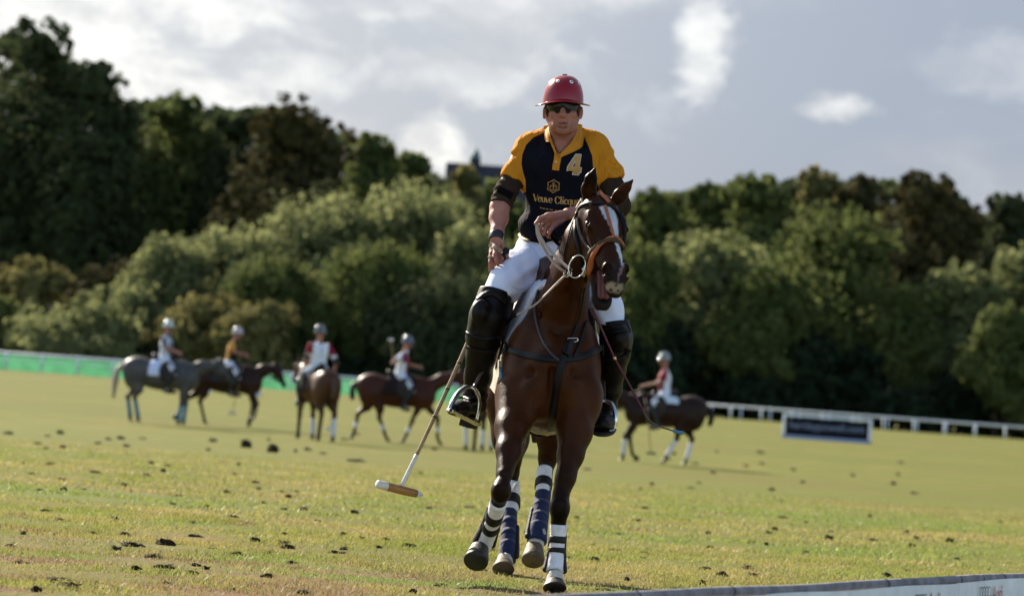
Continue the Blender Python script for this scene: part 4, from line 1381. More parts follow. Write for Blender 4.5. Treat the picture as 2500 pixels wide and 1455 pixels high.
# ------------------------------------------------------------------ the rider in front
def build_rider():
    root = thing('person', 'rider in red helmet, dark glasses and black and yellow shirt numbered 4', 'person', P(1350, 700, 17.0))
    skin = mat('rider_skin', (.40, .20, .145), .55, .35, var=.10, vscale=30, bump=.25, bscale=170, attr='Col')
    # ---- body: head, neck, arms, hands
    f = Field(P(1185, 680, 16.9) * (1, 0, 1) + (-.05, 16.28, 0), P(1545, 225, 16.9) * (1, 0, 1) + (.03, 17.25, 0), .0042)
    ch = P(1374, 285, 16.87)
    f.ell(P(1374, 256, 16.885), (.078, .098, .105), k=.02)
    f.ell(P(1374, 291, 16.845), (.064, .072, .070), k=.03)
    f.ell(P(1374, 311, 16.82), (.045, .050, .036), k=.03)
    f.ell(P(1374, 320, 16.795), (.026, .024, .020), k=.02)                     # chin
    for s in (-1, 1):
        f.cap(P(1374 + s * 33, 287, 16.88), P(1374 + s * 21, 313, 16.84), .020, .020, .03)   # jaw
        f.ell(P(1374 + s * 22, 280, 16.795), (.022, .022, .018), k=.025)       # cheek bone
        f.cap(P(1374 + s * 13, 287, 16.785), P(1374 + s * 17, 302, 16.795), .012, .012, .02)  # fold beside the mouth
        f.ell(P(1374 + s * 7, 283.5, 16.772), (.010, .012, .008), k=.008)      # nostril wing
        f.ell(P(1374 + s * 4.6, 286.5, 16.760), (.0045, .006, .004), k=.003, op='s')
        ear = P(1374 + s * 44.5, 276, 16.90)
        f.ell(ear, (.011, .024, .034), k=.008)
        f.ell(P(1374 + s * 45.5, 275, 16.877), (.006, .009, .020), k=.005, op='s')
    f.cap(P(1374, 258, 16.79), P(1374, 280, 16.752), .012, .015, .018)
    f.ell(P(1374, 281, 16.748), (.013, .012, .011), k=.012)
    f.ell(P(1374, 301, 16.795), (.032, .026, .028), k=.025)
    f.cap(P(1361, 299.0, 16.782), P(1387, 299.0, 16.782), .006, .006, .008)
    f.cap(P(1374, 298.2, 16.768), P(1374, 298.4, 16.768), .008, .008, .010)
    f.cap(P(1363, 306.0, 16.784), P(1385, 306.0, 16.784), .007, .007, .008)
    f.cap(P(1364, 302.4, 16.765), P(1384, 302.2, 16.765), .0042, .0042, .003, op='s')
    f.cap(P(1366, 312, 16.775), P(1382, 312, 16.775), .005, .005, .010, op='s')
    f.cap(P(1376, 306, 16.92), P(1378, 375, 16.98), .064, .075, .03)
    f.chain([(P(1351, 316, 16.90), .014), (P(1366, 372, 16.885), .014)], .03)   # neck muscles
    f.chain([(P(1400, 316, 16.90), .014), (P(1372, 374, 16.885), .014)], .03)
    f.ell(P(1374, 420, 16.98), (.15, .075, .13), k=.05)
    # right arm (picture left), hanging to the mallet
    f.chain([(P(1272, 380, 17.00), .046), (P(1226, 485, 16.90), .048), (P(1220, 508, 16.87), .049), (P(1218, 532, 16.84), .048), (P(1214, 566, 16.77), .032), (P(1211, 584, 16.74), .030)], .02)
    f.cap(P(1211, 590, 16.735), P(1207, 613, 16.715), .030, .032, .018, flat=((.55, .83, 0), .62))
    # fingers round the grip, thumb down the near side
    for k, (kx, ky, mx, my, tx, ty) in enumerate(((1199, 617, 1197, 640, 1196, 660), (1204, 620, 1203, 643, 1204, 658), (1210, 620, 1216, 640, 1215, 650), (1216, 617, 1226, 632, 1224, 640))):
        dy = .012 * k
        f.chain([(P(kx, ky, 16.70 + dy), .0115), (P(mx, my, 16.665 + dy), .0102), (P(tx, ty, 16.672 + dy), .0082)], .006)
    f.chain([(P(1209, 600, 16.70), .014), (P(1209, 622, 16.655), .0125), (P(1213, 638, 16.640), .0108), (P(1216, 648, 16.640), .0085)], .008)
    f.chain([(P(1226, 598, 16.74), .012), (P(1236, 620, 16.72), .0105), (P(1239, 628, 16.70), .009)], .006)
    # left arm (picture right), bent across to the reins
    f.chain([(P(1462, 385, 17.00), .048), (P(1500, 470, 16.93), .050), (P(1508, 506, 16.86), .052), (P(1470, 510, 16.72), .048), (P(1420, 516, 16.58), .037), (P(1386, 522, 16.50), .029)], .02)
    f.cap(P(1378, 526, 16.475), P(1346, 535, 16.43), .030, .036, .02, flat=((0, .8, .6), .66))
    f.ell(P(1338, 531, 16.415), (.022, .022, .020), k=.02)
    for k, (pts) in enumerate(([(1338, 526), (1318, 534), (1309, 546), (1313, 556)], [(1341, 534), (1322, 546), (1318, 562), (1326, 568)],
                               [(1346, 541), (1331, 556), (1329, 572), (1336, 574)], [(1353, 545), (1343, 562), (1340, 578), (1344, 581)])):
        rr = (.0128, .0115, .0100, .0085)
        yy = (16.415, 16.385, 16.375, 16.40)
        f.chain([(P(x, y, Y + k * .012), r_) for (x, y), r_, Y in zip(pts, rr, yy)], .006)
    f.chain([(P(1372, 538, 16.455), .015), (P(1352, 552, 16.41), .0128), (P(1344, 562, 16.385), .0112), (P(1341, 572, 16.375), .0088)], .008)
    V, F = f.mesh(1)
    px = to_px(V)
    c = np.tile(np.array([.34, .142, .098]), (len(V), 1))
    c *= (1 + .16 * vnoise(V, 40, 9)[:, None] + .10 * vnoise(V, 130, 19)[:, None])
    c[:, 1:] *= (1 + .10 * vnoise(V, 25, 29)[:, None])
    d = np.hypot(px[:, 0] - 1374, (px[:, 1] - 285) * .9)
    facem = (px[:, 1] < 345)
    c = blend(c, facem * .25, (.31, .115, .082))
    jaw = facem * sstep(px[:, 1], 290, 306) * (V[:, 1] < 16.9)
    c = blend(c, jaw * .30, (.16, .080, .062))
    lips = (np.abs(px[:, 0] - 1374) < 13) & (px[:, 1] > 296.5) & (px[:, 1] < 309.5) & (V[:, 1] < 16.795)
    c = blend(c, lips * .55, (.23, .070, .058))
    mouth = (np.abs(px[:, 0] - 1374) < 10) & (np.abs(px[:, 1] - 302.3) < 1.6) & (V[:, 1] < 16.80)
    c = blend(c, mouth * .9, (.10, .04, .035))
    c = blend(c, ((np.abs(px[:, 0] - 1374) > 41) & (px[:, 1] > 260) & (px[:, 1] < 296)) * .4, (.34, .10, .07))
    body = mesh_obj('body', V, F, skin, root, cols=c)
    teeth = mat('teeth', (.55, .5, .42), .4)
    mesh_obj('teeth', *tube(spline([P(1366.5, 301.6, 16.778), P(1374, 301.4, 16.771), P(1381.5, 301.6, 16.778)], 8), .0032, 8), teeth, body)
    # hair at the temples and nape
    hairm = mat('hair_brown', (.045, .022, .010), .55, .5, var=.3, vscale=60, bump=.7, bscale=220)
    h = Field(P(1320, 305, 16.9) * (1, 0, 1) + (0, 16.74, 0), P(1430, 235, 16.9) * (1, 0, 1) + (0, 17.06, 0), .0045)
    for s in (-1, 1):
        h.ell(P(1374 + s * 38, 264, 16.875), (.010, .034, .034), k=.012)
        h.cap(P(1374 + s * 39.5, 268, 16.855), P(1374 + s * 38, 285, 16.855), .0085, .005, .01)
    h.ell(P(1374, 262, 16.955), (.078, .052, .062), k=.02)
    mesh_obj('hair', *h.mesh(1), hairm, root)

    # ---- shirt
    black = (.0062, .0062, .0105); gold = (.52, .200, .013)
    shirtm = bpy.data.materials.new('polo_shirt'); shirtm.use_nodes = True
    N, L = shirtm.node_tree.nodes, shirtm.node_tree.links
    b = N['Principled BSDF']; b.inputs['Roughness'].default_value = .82; b.inputs['Specular IOR Level'].default_value = .06
    at = N.new('ShaderNodeAttribute'); at.attribute_name = 'raglan'
    mr = N.new('ShaderNodeMapRange'); mr.inputs[1].default_value = -.6; mr.inputs[2].default_value = .6; L.new(at.outputs['Fac'], mr.inputs[0])
    mx = N.new('ShaderNodeMix'); mx.data_type = 'RGBA'; L.new(mr.outputs[0], mx.inputs[0]); mx.inputs[6].default_value = (*gold, 1); mx.inputs[7].default_value = (*black, 1)
    L.new(mx.outputs[2], b.inputs['Base Color'])
    tc = N.new('ShaderNodeTexCoord'); nz = N.new('ShaderNodeTexNoise'); nz.inputs['Scale'].default_value = 13; nz.inputs['Detail'].default_value = 4
    mp = N.new('ShaderNodeMapping'); mp.inputs['Scale'].default_value = (1.6, 1, .55); mp.inputs['Rotation'].default_value = (0, .5, 0)
    L.new(tc.outputs['Object'], mp.inputs[0]); L.new(mp.outputs[0], nz.inputs[0])
    bp = N.new('ShaderNodeBump'); bp.inputs['Strength'].default_value = .85; bp.inputs['Distance'].default_value = .04
    L.new(nz.outputs[0], bp.inputs['Height']); L.new(bp.outputs[0], b.inputs['Normal'])
    f = Field(P(1215, 625, 17) * (1, 0, 1) + (-.02, 16.66, 0), P(1540, 300, 17) * (1, 0, 1) + (.02, 17.30, 0), .0055)
    f.ell(P(1374, 405, 16.985), (.192, .122, .155), k=.02)
    f.cap(P(1302, 358, 17.00), P(1446, 357, 17.00), .070, .070, .06)
    f.cap(P(1330, 336, 17.02), P(1420, 335, 17.02), .044, .044, .06)
    f.cap(P(1372, 450, 16.985), P(1364, 560, 16.985), .180, .192, .10, flat=(YD, .70), cb=False)
    f.cap(P(1356, 560, 16.98), P(1350, 596, 16.97), .178, .180, .05, flat=(YD, .74))
    f.ell(P(1345, 400, 16.90), (.085, .055, .07), k=.06)
    f.ell(P(1403, 400, 16.90), (.085, .055, .07), k=.06)
    f.cap(P(1290, 366, 17.00), P(1255, 443, 16.955), .076, .074, .05, cb=True)
    f.cap(P(1452, 366, 17.00), P(1492, 446, 16.955), .081, .081, .05, cb=True)
    # hollow the sleeve ends, open the neck, cut the hem
    f.cap(P(1260, 432, 16.96), P(1251, 452, 16.95), .058, .064, .004, op='s')
    f.cap(P(1490, 442, 16.957), P(1497, 458, 16.95), .060, .068, .004, op='s')
    f.cap(P(1376, 300, 16.94), P(1374, 352, 16.955), .068, .066, .006, op='s')
    f.cap(P(1372, 340, 16.87), P(1362, 374, 16.82), .052, .008, .006, flat=(YD, 2.5), op='s')
    hl = P(1290, 590, 16.97); hn = unit(np.array([-.045, -.35, -1.0]))
    f.half(P(1300, 594, 16.9), (.0, -.30, -1), f.lo, P(1540, 545, 17) * (1, 0, 1) + (0, 17.3, 0))

    def folds(p):
        q = to_px(p); x, y = q[:, 0], q[:, 1]
        v = .0068 * np.sin((x * .55 + y) * .085 + 1.2 * np.sin(y * .022)) * sstep(y, 420, 500)
        v += .0045 * np.sin((y - .8 * x) * .10 + 1.4 * np.sin(x * .03)) * sstep(y, 470, 540)
        v += .0055 * np.sin((y + .9 * np.abs(x - 1374)) * .075 + 2 * np.sin(x * .021)) * sstep(y, 350, 380) * sstep(np.abs(x - 1374), 20, 70)
        sl = sstep(np.abs(x - 1374), 95, 120) * sstep(y, 345, 380)
        v += .0085 * sl * np.sin(x * .13 * np.sign(1374 - x) + y * .17 + 1.3 * np.sin(y * .05)) * (.4 + .6 * np.sin(y * .031 + x * .02) ** 2)
        v += .0045 * np.exp(-((y - 520) / 9) ** 2) * sstep(x, 1310, 1268)
        return v
    f.warp(folds, .03)
    V, F = f.mesh(1)
    px = to_px(V)
    seamL = [(1333, 322), (1302, 336), (1284, 355), (1275, 378), (1273, 400), (1277, 422), (1283, 440), (1284, 470), (1150, 500), (1150, 250), (1340, 250)]
    seamR = [(1420, 322), (1427, 336), (1438, 360), (1446, 382), (1448, 408), (1453, 430), (1462, 462), (1600, 500), (1600, 250), (1416, 250)]
    r_ = np.minimum(sd_poly(px, seamL), sd_poly(px, seamR))
    shirt = mesh_obj('polo_shirt', V, F, shirtm, root, attrs={'raglan': r_})
    sb = bvh_of(shirt)
    # cuffs' edge bands
    goldm = mat('shirt_gold', gold, .75, .25, var=.08, vscale=40, bump=.25, bscale=120)
    darkm = mat('shirt_trim', (.012, .010, .012), .8)

    # collar: stand and two turned down wings
    def patch(name, inner, outer, m, par, th=.004, n=14):
        a, b_ = spline([P(*q) for q in inner], n), spline([P(*q) for q in outer], n)
        rows = []
        for t in (0, .33, .66, 1):
            q = a * (1 - t) + b_ * t
            q = q + np.array([0, -.006 * math.sin(math.pi * t), .004 * math.sin(math.pi * t)])
            rows.append(q)
        Vp = np.concatenate(rows); k = n
        Fp = [(i * k + j, i * k + j + 1, (i + 1) * k + j + 1, (i + 1) * k + j) for i in range(3) for j in range(k - 1)]
        nrm = np.array([0, 1.0, -.2]) * th
        Vb = Vp + nrm
        Fq = Fp + [tuple(len(Vp) + i for i in reversed(q)) for q in Fp]
        e = list(range(0, k)) + [i * k + k - 1 for i in range(1, 4)] + list(range(3 * k + k - 2, 3 * k - 1, -1)) + [i * k for i in range(2, 0, -1)]
        for i in range(len(e)):
            a_, c_ = e[i], e[(i + 1) % len(e)]
            Fq.append((a_, c_, c_ + len(Vp), a_ + len(Vp)))
        return mesh_obj(name, np.vstack([Vp, Vb]), Fq, m, par)
    patch('collar', [(1340, 307, 16.975), (1341, 322, 16.91), (1348, 344, 16.860), (1355, 362, 16.838), (1361, 377, 16.825)],
          [(1328, 318, 17.00), (1329, 332, 16.925), (1333, 346, 16.862), (1343, 348, 16.845), (1355, 378, 16.822)], goldm, shirt)
    patch('collar', [(1409, 304, 16.975), (1408, 322, 16.91), (1396, 345, 16.860), (1381, 362, 16.838), (1364, 379, 16.825)],
          [(1424, 317, 17.00), (1426, 332, 16.930), (1424, 348, 16.872), (1416, 363, 16.850), (1367, 386, 16.820)], goldm, shirt)
    mesh_obj('collar', *tube(spline([P(1338, 312, 16.98), P(1352, 306, 17.06), P(1376, 304, 17.075), P(1398, 305, 17.06), P(1411, 309, 16.98)], 16), .012, 8, 2.2), goldm, shirt)
    Vp, Fp = strap_on(sb, [(1362.5, 376), (1361, 390), (1358, 404), (1356.5, 416)], .0375, .003, 14, .003, 1)
    plk = mesh_obj('placket', Vp, Fp, goldm, shirt)
    l, n_ = hit(bvh_of(plk), 1357.5, 396)
    if l is not None:
        mesh_obj('button', *uv_sphere(l, (.0055, .003, .0055), 10, 6), mat('button', (.6, .5, .3), .3), plk)

    # print: number, emblem, lettering, each laid on the cloth
    goldp = mat('print_gold', (.44, .245, .075), .6, .3); silver = mat('print_silver', (.62, .62, .66), .5, .3)

    def lay(name, V2, F2, m, lift=.0030, par=shirt):
        W = []
        ly = 16.85
        for x, y in V2:
            p_, n_ = hit(sb, x, y)
            if p_ is None: p_ = P(x, y, ly); n_ = np.array([0, -1.0, 0])
            ly = p_[1]
            W.append(p_ + n_ * lift * .3 + np.array([0, -lift, 0]))
        return mesh_obj(name, W, F2, m, par, smooth=False)

    def subdiv_poly_strip(pts, w0, w1=None, n=10):
        """A stroke between two points with widths, as a strip of quads in picture units."""
        pts = spline(pts, n) if len(pts) > 2 else np.array([np.asarray(pts[0]) * (1 - t) + np.asarray(pts[1]) * t for t in np.linspace(0, 1, max(2, n // 2))])
        T = np.gradient(pts, axis=0); T /= np.linalg.norm(T, axis=1)[:, None] + 1e-9
        Nn = np.stack([-T[:, 1], T[:, 0]], 1)
        w = np.asarray(w0) if np.ndim(w0) else np.linspace(w0, w0 if w1 is None else w1, len(pts))
        A, B = pts + Nn * w[:, None] / 2, pts - Nn * w[:, None] / 2
        k = len(pts)
        return np.vstack([A, B]), [(i, i + 1, k + i + 1, k + i) for i in range(k - 1)]

    def nib(pts, thick, thin, n=12):
        """Broad pen stroke: thick on upright runs, hairline on level ones."""
        p = spline(pts, n) if len(pts) > 2 else np.array([np.asarray(pts[0]) * (1 - t) + np.asarray(pts[1]) * t for t in np.linspace(0, 1, 5)])
        T = np.gradient(p, axis=0); T /= np.linalg.norm(T, axis=1)[:, None] + 1e-9
        w = thin + (thick - thin) * np.abs(T[:, 1]) ** 1.6
        Nn = np.stack([-T[:, 1], T[:, 0]], 1); k = len(p)
        return np.vstack([p + Nn * w[:, None] / 2, p - Nn * w[:, None] / 2]), [(i, i + 1, k + i + 1, k + i) for i in range(k - 1)]

    class G2:
        def __init__(s): s.V, s.F, s.n = [], [], 0

        def add(s, VF, tr=lambda p: p):
            Vn = tr(np.asarray(VF[0])); s.V.append(Vn); s.F += [[i + s.n for i in q] for q in VF[1]]; s.n += len(Vn)
    # the 4 (block figure with open counter), corners in picture points
    def four(grow):
        g = grow
        out = [(1406 - .4 * g, 378 - g), (1418 + g, 379 - g), (1414 + g * .5, 410.5 - g), (1418.5 + g, 410.8 - g), (1417 + g, 421.3 + g), (1413 + g, 421 + g), (1412 + g, 427 + g), (1398.2 - g, 425.6 + g), (1399 - g, 418.8 + g), (1385.2 - g * 1.2, 416.6 + g), (1386.3 - g * 1.2, 408 - .3 * g)]
        return out
    def ring(grow, inset):
        o = four(grow); i_ = [(1404.3 + inset, 391 + 2.6 * inset), (1403.0 - .4 * inset, 409.6 - inset), (1396.4 + 1.4 * inset, 408.6 - inset)]
        g = G2()
        tl, tr_, r1, r2, r3, r4, br, bl, l1, l2, l3 = [np.array(q) for q in o]
        a, b_, c_ = [np.array(q) for q in i_]
        quads = [(tl, tr_, a, l3 * .45 + tl * .55), (tr_, r1, b_, a), (l3 * .45 + tl * .55, a, c_, l3), (l3, c_, np.array((c_[0] - .5, c_[1] + 9)), l2), (c_, b_, np.array((b_[0], b_[1] + 9.6)), np.array((c_[0] - .5, c_[1] + 9))),
                 (b_, r1, r4, np.array((b_[0], b_[1] + 9.6))), (r1, r2, r3, r4), (l1, r4, br, bl)]
        for q in quads:
            q = [np.asarray(v, float) for v in q]
            n = 4; Vq = []
            for i in range(n + 1):
                for j in range(n + 1):
                    u, v = i / n, j / n
                    Vq.append((q[0] * (1 - u) + q[1] * u) * (1 - v) + (q[3] * (1 - u) + q[2] * u) * v)
            g.add((np.array(Vq), [(i * (n + 1) + j, i * (n + 1) + j + 1, (i + 1) * (n + 1) + j + 1, (i + 1) * (n + 1) + j) for i in range(n) for j in range(n)]))
        return np.concatenate(g.V), g.F
    lay('number_outline', *ring(1.7, 1.1), silver, .0028)
    lay('number', *ring(.2, -.2), goldp, .0046)
    # emblem: six pointed frame with an anchor and letters
    g = G2(); cx, cy = 1351.3, 455.0; ang = [-90 + 60 * k for k in range(6)]
    hexp = [(cx + 16.4 * math.cos(math.radians(a)) + .07 * (cy - 0) * 0 + 1.0 * math.sin(math.radians(a)) * -1, cy + 16.4 * math.sin(math.radians(a)) + .05 * 16 * math.cos(math.radians(a))) for a in ang]
    for a, b_ in zip(hexp, hexp[1:] + hexp[:1]):
        m_ = ((a[0] + b_[0]) / 2 * .93 + cx * .07, (a[1] + b_[1]) / 2 * .93 + cy * .07)
        g.add(subdiv_poly_strip([a, m_, b_], 1.5, n=10))
    ro = lambda q: (np.asarray(q) - 0) @ np.array([[1, .06], [-.06, 1]]) + np.array([cx, cy])
    for st, w in (([(0, -6.5), (0, 9)], 1.3), ([(-4, -4.6), (4, -4.6)], 1.1), ([(-9, 2), (-7, 7.5), (0, 10), (7, 7.5), (9, 2)], 1.3)):
        g.add(subdiv_poly_strip(st, w, n=10), ro)
    a = np.linspace(0, 6.283, 13); g.add(subdiv_poly_strip(list(zip(1.9 * np.cos(a), -8.6 + 1.9 * np.sin(a))), .9, n=14), ro)
    for st in ([(-8, -2.6), (-6.2, 2.4), (-4.4, -2.6)], ):
        g.add(subdiv_poly_strip(st[:2], 1.2), ro); g.add(subdiv_poly_strip(st[1:], .7), ro)
    g.add(subdiv_poly_strip([(2.2, -1.6), (0, -2.6), (-2, 0), (0, 2.6), (2.2, 1.6)], 1.0), ro)
    g.add(subdiv_poly_strip([(4.6, -2.6), (4.6, 2.6)], 1.2), ro); g.add(subdiv_poly_strip([(4.6, -2.4), (7.4, -2.2), (7.4, .2), (4.6, .2)], .9), ro)
    lay('emblem', np.concatenate(g.V), g.F, goldp)
    # lettering with thick stems and hairlines
    gl = {'V': (7.2, [[(0, 0), (3.7, 10)], [(3.7, 10), (7, 0)]]), 'e': (5.2, [[(.5, 6.4), (4.6, 6.4), (4.2, 4.0), (2.5, 3.0), (.7, 4.6), (.5, 7), (1.2, 9.4), (3, 10), (4.8, 8.8)]]),
          'u': (6.2, [[(1, 3.2), (1, 8), (2.2, 9.9), (4.2, 8.8)], [(5, 3.2), (5, 10)]]), 'v': (5.2, [[(.2, 3.2), (2.6, 10)], [(2.6, 10), (4.9, 3.2)]]),
          'C': (8.2, [[(7.2, 2.6), (6.6, .8), (4.4, -.2), (1.8, 1.6), (1, 5), (1.8, 8.4), (4.4, 10.1), (6.6, 9.2), (7.4, 7.2)]]), 'l': (3.2, [[(1.5, -.6), (1.5, 10)]]),
          'i': (3.2, [[(1.5, 3.2), (1.5, 10)], [(1.1, .6), (1.5, .1), (1.9, .6), (1.5, 1.1), (1.1, .6)]]), 'c': (5.2, [[(4.6, 4.6), (3.8, 3.2), (2.4, 3.0), (.9, 4.8), (.8, 7), (1.4, 9.4), (3, 10), (4.8, 8.6)]]),
          'q': (6.2, [[(4.8, 4.2), (3, 3), (1, 5), (1, 8), (3, 10), (4.8, 8.8)], [(5, 3.1), (5, 13.2)]]), 'o': (6.2, [[(3, 3), (1, 5), (1, 8), (3, 10), (5, 8), (5, 5), (3, 3)]]), 't': (4, [[(1.7, .6), (1.7, 8.6), (2.4, 9.9), (3.8, 9.4)], [(.2, 3.3), (3.6, 3.3)]]), ' ': (3.6, [])}
    g = G2(); pen = 0.0; tot = sum(gl[ch][0] for ch in 'Veuve Clicquot')
    x0, x1 = 1302.5, 1421.5
    sc_ = (x1 - x0) / tot

    def warp_text(p, off):
        u = (p[:, 0] + off) * sc_
        x = x0 + u
        t = (x - x0) / (x1 - x0)
        base = 473.5 + 9.5 * np.sin(np.clip(t, 0, 1) * 1.75) + 0 * t          # curve of the chest
        return np.stack([x - (p[:, 1] - 5) * .07, base + p[:, 1] * 1.72], 1)
    for ch in 'Veuve Clicquot':
        w, sts = gl[ch]
        for st in sts:
            k = 1.95 if ch != 'v' and ch != 'V' else 2.1
            if ch in 'Vv' and st is sts[1]: VF = nib(st, .55, .4)
            else: VF = nib(st, k, .42, 14)
            g.add(VF, lambda p, off=pen: warp_text(p, off))
        pen += w
    lay('lettering', np.concatenate(g.V), g.F, goldp)
    g = G2(); Vt, Ft = text_mesh('REIMS FRANCE', 5.6)
    Vt2 = np.stack([Vt[:, 0], -Vt[:, 1]], 1); wv = Vt2[:, 0].max()
    t = Vt2[:, 0] / wv
    lay('small_lettering', np.stack([1318 + t * 84, 509.5 + 9.5 * np.sin(t * 1.7) + Vt2[:, 1] * .85 + 0 * t], 1), Ft, goldp)

    # ---- brown under sleeves with a dark elbow pad
    und = mat('under_sleeve', (.032, .020, .013), .9, .06, var=.2, vscale=30, bump=.4, bscale=90)
    pad = mat('elbow_pad', (.004, .0035, .0035), .9, .05)
    def undersleeve(chain, k=.02):
        lo = np.min([c_[0] for c_ in chain], 0) - .1; hi = np.max([c_[0] for c_ in chain], 0) + .1
        h = Field(lo, hi, .005)
        for i in range(len(chain) - 1):
            h.cap(chain[i][0], chain[i + 1][0], chain[i][1], chain[i + 1][1], k, cb=(i == len(chain) - 2))
        a, b_ = chain[-2][0], chain[-1][0]; d = unit(b_ - a)
        h.warp(lambda p: .0028 * np.sin((p @ d) * 150 + 2 * np.sin(p[:, 0] * 40)), .02)
        return mesh_obj('under_sleeve', *h.mesh(1), und, root)
    u1 = undersleeve([(P(1262, 425, 16.965), .045), (P(1250, 444, 16.945), .054), (P(1236, 466, 16.92), .0580), (P(1222, 503, 16.875), .060)])
    b1 = bvh_of(u1)
    st_ = strap_on(b1, [(1218, 464), (1226, 468), (1237, 474), (1248, 480)], .040, .004, 14, .007, 8)
    if st_: mesh_obj('elbow_pad', *st_, pad, u1)
    undersleeve([(P(1490, 440, 16.95), .050), (P(1494, 452, 16.94), .058), (P(1502, 474, 16.92), .063), (P(1508, 503, 16.86), .062), (P(1478, 512, 16.74), .054), (P(1452, 514, 16.67), .052)])
    # wrist band and tape on the mallet hand
    mesh_obj('wrist_band', *tube([P(1213, 569, 16.765), P(1212.5, 573, 16.76), P(1211, 583, 16.745), P(1210.5, 587, 16.74)], [.037, .039, .038, .036], 16), mat('wrist_band', (.012, .012, .018), .35, .5), root)
    tape = mat('hand_tape', (.36, .27, .19), .8, var=.12, vscale=50)
    bb = bvh_of(body)
    for line, w in (([(1194, 596), (1203, 600), (1213, 606), (1221, 614)], .026), ([(1191, 628), (1199, 627), (1206, 624)], .014), ):
        st_ = strap_on(bb, line, w, .0022, 14, .0012)
        if st_: mesh_obj('hand_tape', *st_, tape, root)
    st_ = strap_on(bb, [(1320, 546), (1326, 548), (1330, 550)], .007, .002, 8, .001)
    if st_: mesh_obj('ring', *st_, mat('gold_ring', (.75, .62, .42), .25, metal=1.0), root)

    # ---- breeches
    bre = mat('breeches', (.66, .70, .84), .8, .2, var=.05, vscale=14, bump=.25, bscale=35)
    f = Field(P(1185, 800, 17) * (1, 0, 1) + (-.05, 16.42, 0), P(1545, 560, 17) * (1, 0, 1) + (.02, 17.32, 0), .006)
    f.ell(P(1352, 612, 17.03), (.178, .15, .15), k=.03)
    f.cap(P(1350, 585, 16.99), P(1350, 600, 17.0), .150, .165, .04, flat=(YD, .74))
    f.chain([(P(1306, 628, 16.97), .112), (P(1266, 662, 16.80), .100), (P(1232, 697, 16.68), .086), (P(1206, 728, 16.61), .070)], .05, cb=False)
    f.chain([(P(1412, 640, 16.97), .108), (P(1462, 705, 16.76), .088), (P(1482, 750, 16.66), .076), (P(1494, 792, 16.61), .060)], .05)
    a_ = P(1213, 724, 16.62); f.half(a_, unit(P(1190, 775, 16.60) - P(1208, 715, 16.62)), P(1120, 830, 16.6) * (1, 0, 1) + (0, 16.4, 0), P(1300, 690, 16.6) * (1, 0, 1) + (0, 16.9, 0))

    def bf(p):
        q = to_px(p); x, y = q[:, 0], q[:, 1]
        v = .0075 * np.sin((x + y * 1.4) * .11) * np.exp(-(((x - 1300) / 36) ** 2 + ((y - 672) / 30) ** 2))
        v += .0060 * np.sin((y * 1.2 + x * .5) * .16) * np.exp(-(((x - 1245) / 26) ** 2 + ((y - 728) / 20) ** 2))
        v += .0034 * np.sin((x - y) * .08 + 1.5 * np.sin(x * .03)) + .003 * np.sin((x * .4 + y) * .12 + np.sin(y * .05) * 2) * sstep(x, 1300, 1240)
        return v
    f.warp(bf, .03)
    brm = mesh_obj('breeches', *f.mesh(1), bre, root)
    brb = bvh_of(brm)
    for line in ([(1276, 592), (1296, 602), (1312, 622), (1326, 650)], [(1252, 700), (1266, 706), (1284, 704)]):
        st_ = strap_on(brb, line, .004, .0012, 18, .0004)
        if st_: mesh_obj('seam', *st_, mat('seam', (.50, .50, .55), .8), brm)
    mesh_obj('belt', *tube(spline([P(1275, 574, 17.02), P(1278, 580, 16.97), P(1286, 586, 16.91), P(1296, 590, 16.88)], 14), .013, 8, 1.8, up=(0, 0, 1)), mat('belt_tan', (.30, .17, .06), .6), brm)

    # ---- boots with knee guards
    leather = mat('boot_leather', (.0045, .0034, .0026), .40, .16, var=.25, vscale=16, bump=.28, bscale=42)
    guard = mat('knee_guard', (.0045, .0034, .0028), .44, .16, var=.25, vscale=18, bump=.22, bscale=60)
    sole = mat('boot_sole', (.018, .014, .011), .7, .3)

    def boot(leg, ankle, foot, heel, seed):
        allp = [q[0] for q in leg + foot]
        h = Field(np.min(allp, 0) - .13, np.max(allp, 0) + .13, .006)
        h.cap(leg[0][0], leg[1][0], leg[0][1], leg[1][1], .03, ca=True)
        h.chain(leg[1:], .03)
        h.chain(foot, .035, flat=((0, 0, 1), .82))
        h.warp(lambda p: .0022 * vnoise(p, 38, seed, 2) + .0020 * np.sin(p[:, 2] * 120) * np.exp(-((p[:, 2] - ankle) / .05) ** 2), .02)
        return mesh_obj('boot', *h.mesh(1), leather, root)
    L1 = [(P(1211, 712, 16.63), .079), (P(1192, 775, 16.60), .088), (P(1181, 825, 16.62), .086), (P(1175, 868, 16.66), .074), (P(1167, 920, 16.72), .067), (P(1160, 965, 16.76), .056), (P(1160, 992, 16.77), .050)]
    bt = boot(L1, P(1160, 965, 16.76)[2], [(P(1161, 992, 16.79), .048), (P(1146, 996, 16.70), .050), (P(1124, 998, 16.58), .046), (P(1108, 1000, 16.50), .036)], None, 3)
    # sole and heel
    def shoe(outl, thick, par):
        """outl: picture points with distance, round the sole; extruded along thick."""
        q = spline([P(*o) for o in outl + outl[:1]], 34)[:-1]; k = len(q)
        Vs = np.vstack([q, q + thick]); Fs = [tuple(range(k)), tuple(range(2 * k - 1, k - 1, -1))] + [(i, k + i, k + (i + 1) % k, (i + 1) % k) for i in range(k)]
        return mesh_obj('sole', Vs, Fs, sole, par, smooth=False)
    shoe([(1094, 1003, 16.47), (1101, 997, 16.44), (1120, 1003, 16.50), (1150, 1018, 16.62), (1172, 1026, 16.74), (1170, 1012, 16.84), (1150, 1010, 16.76), (1118, 1006, 16.60)], np.array([-.002, .0, -.014]), bt)
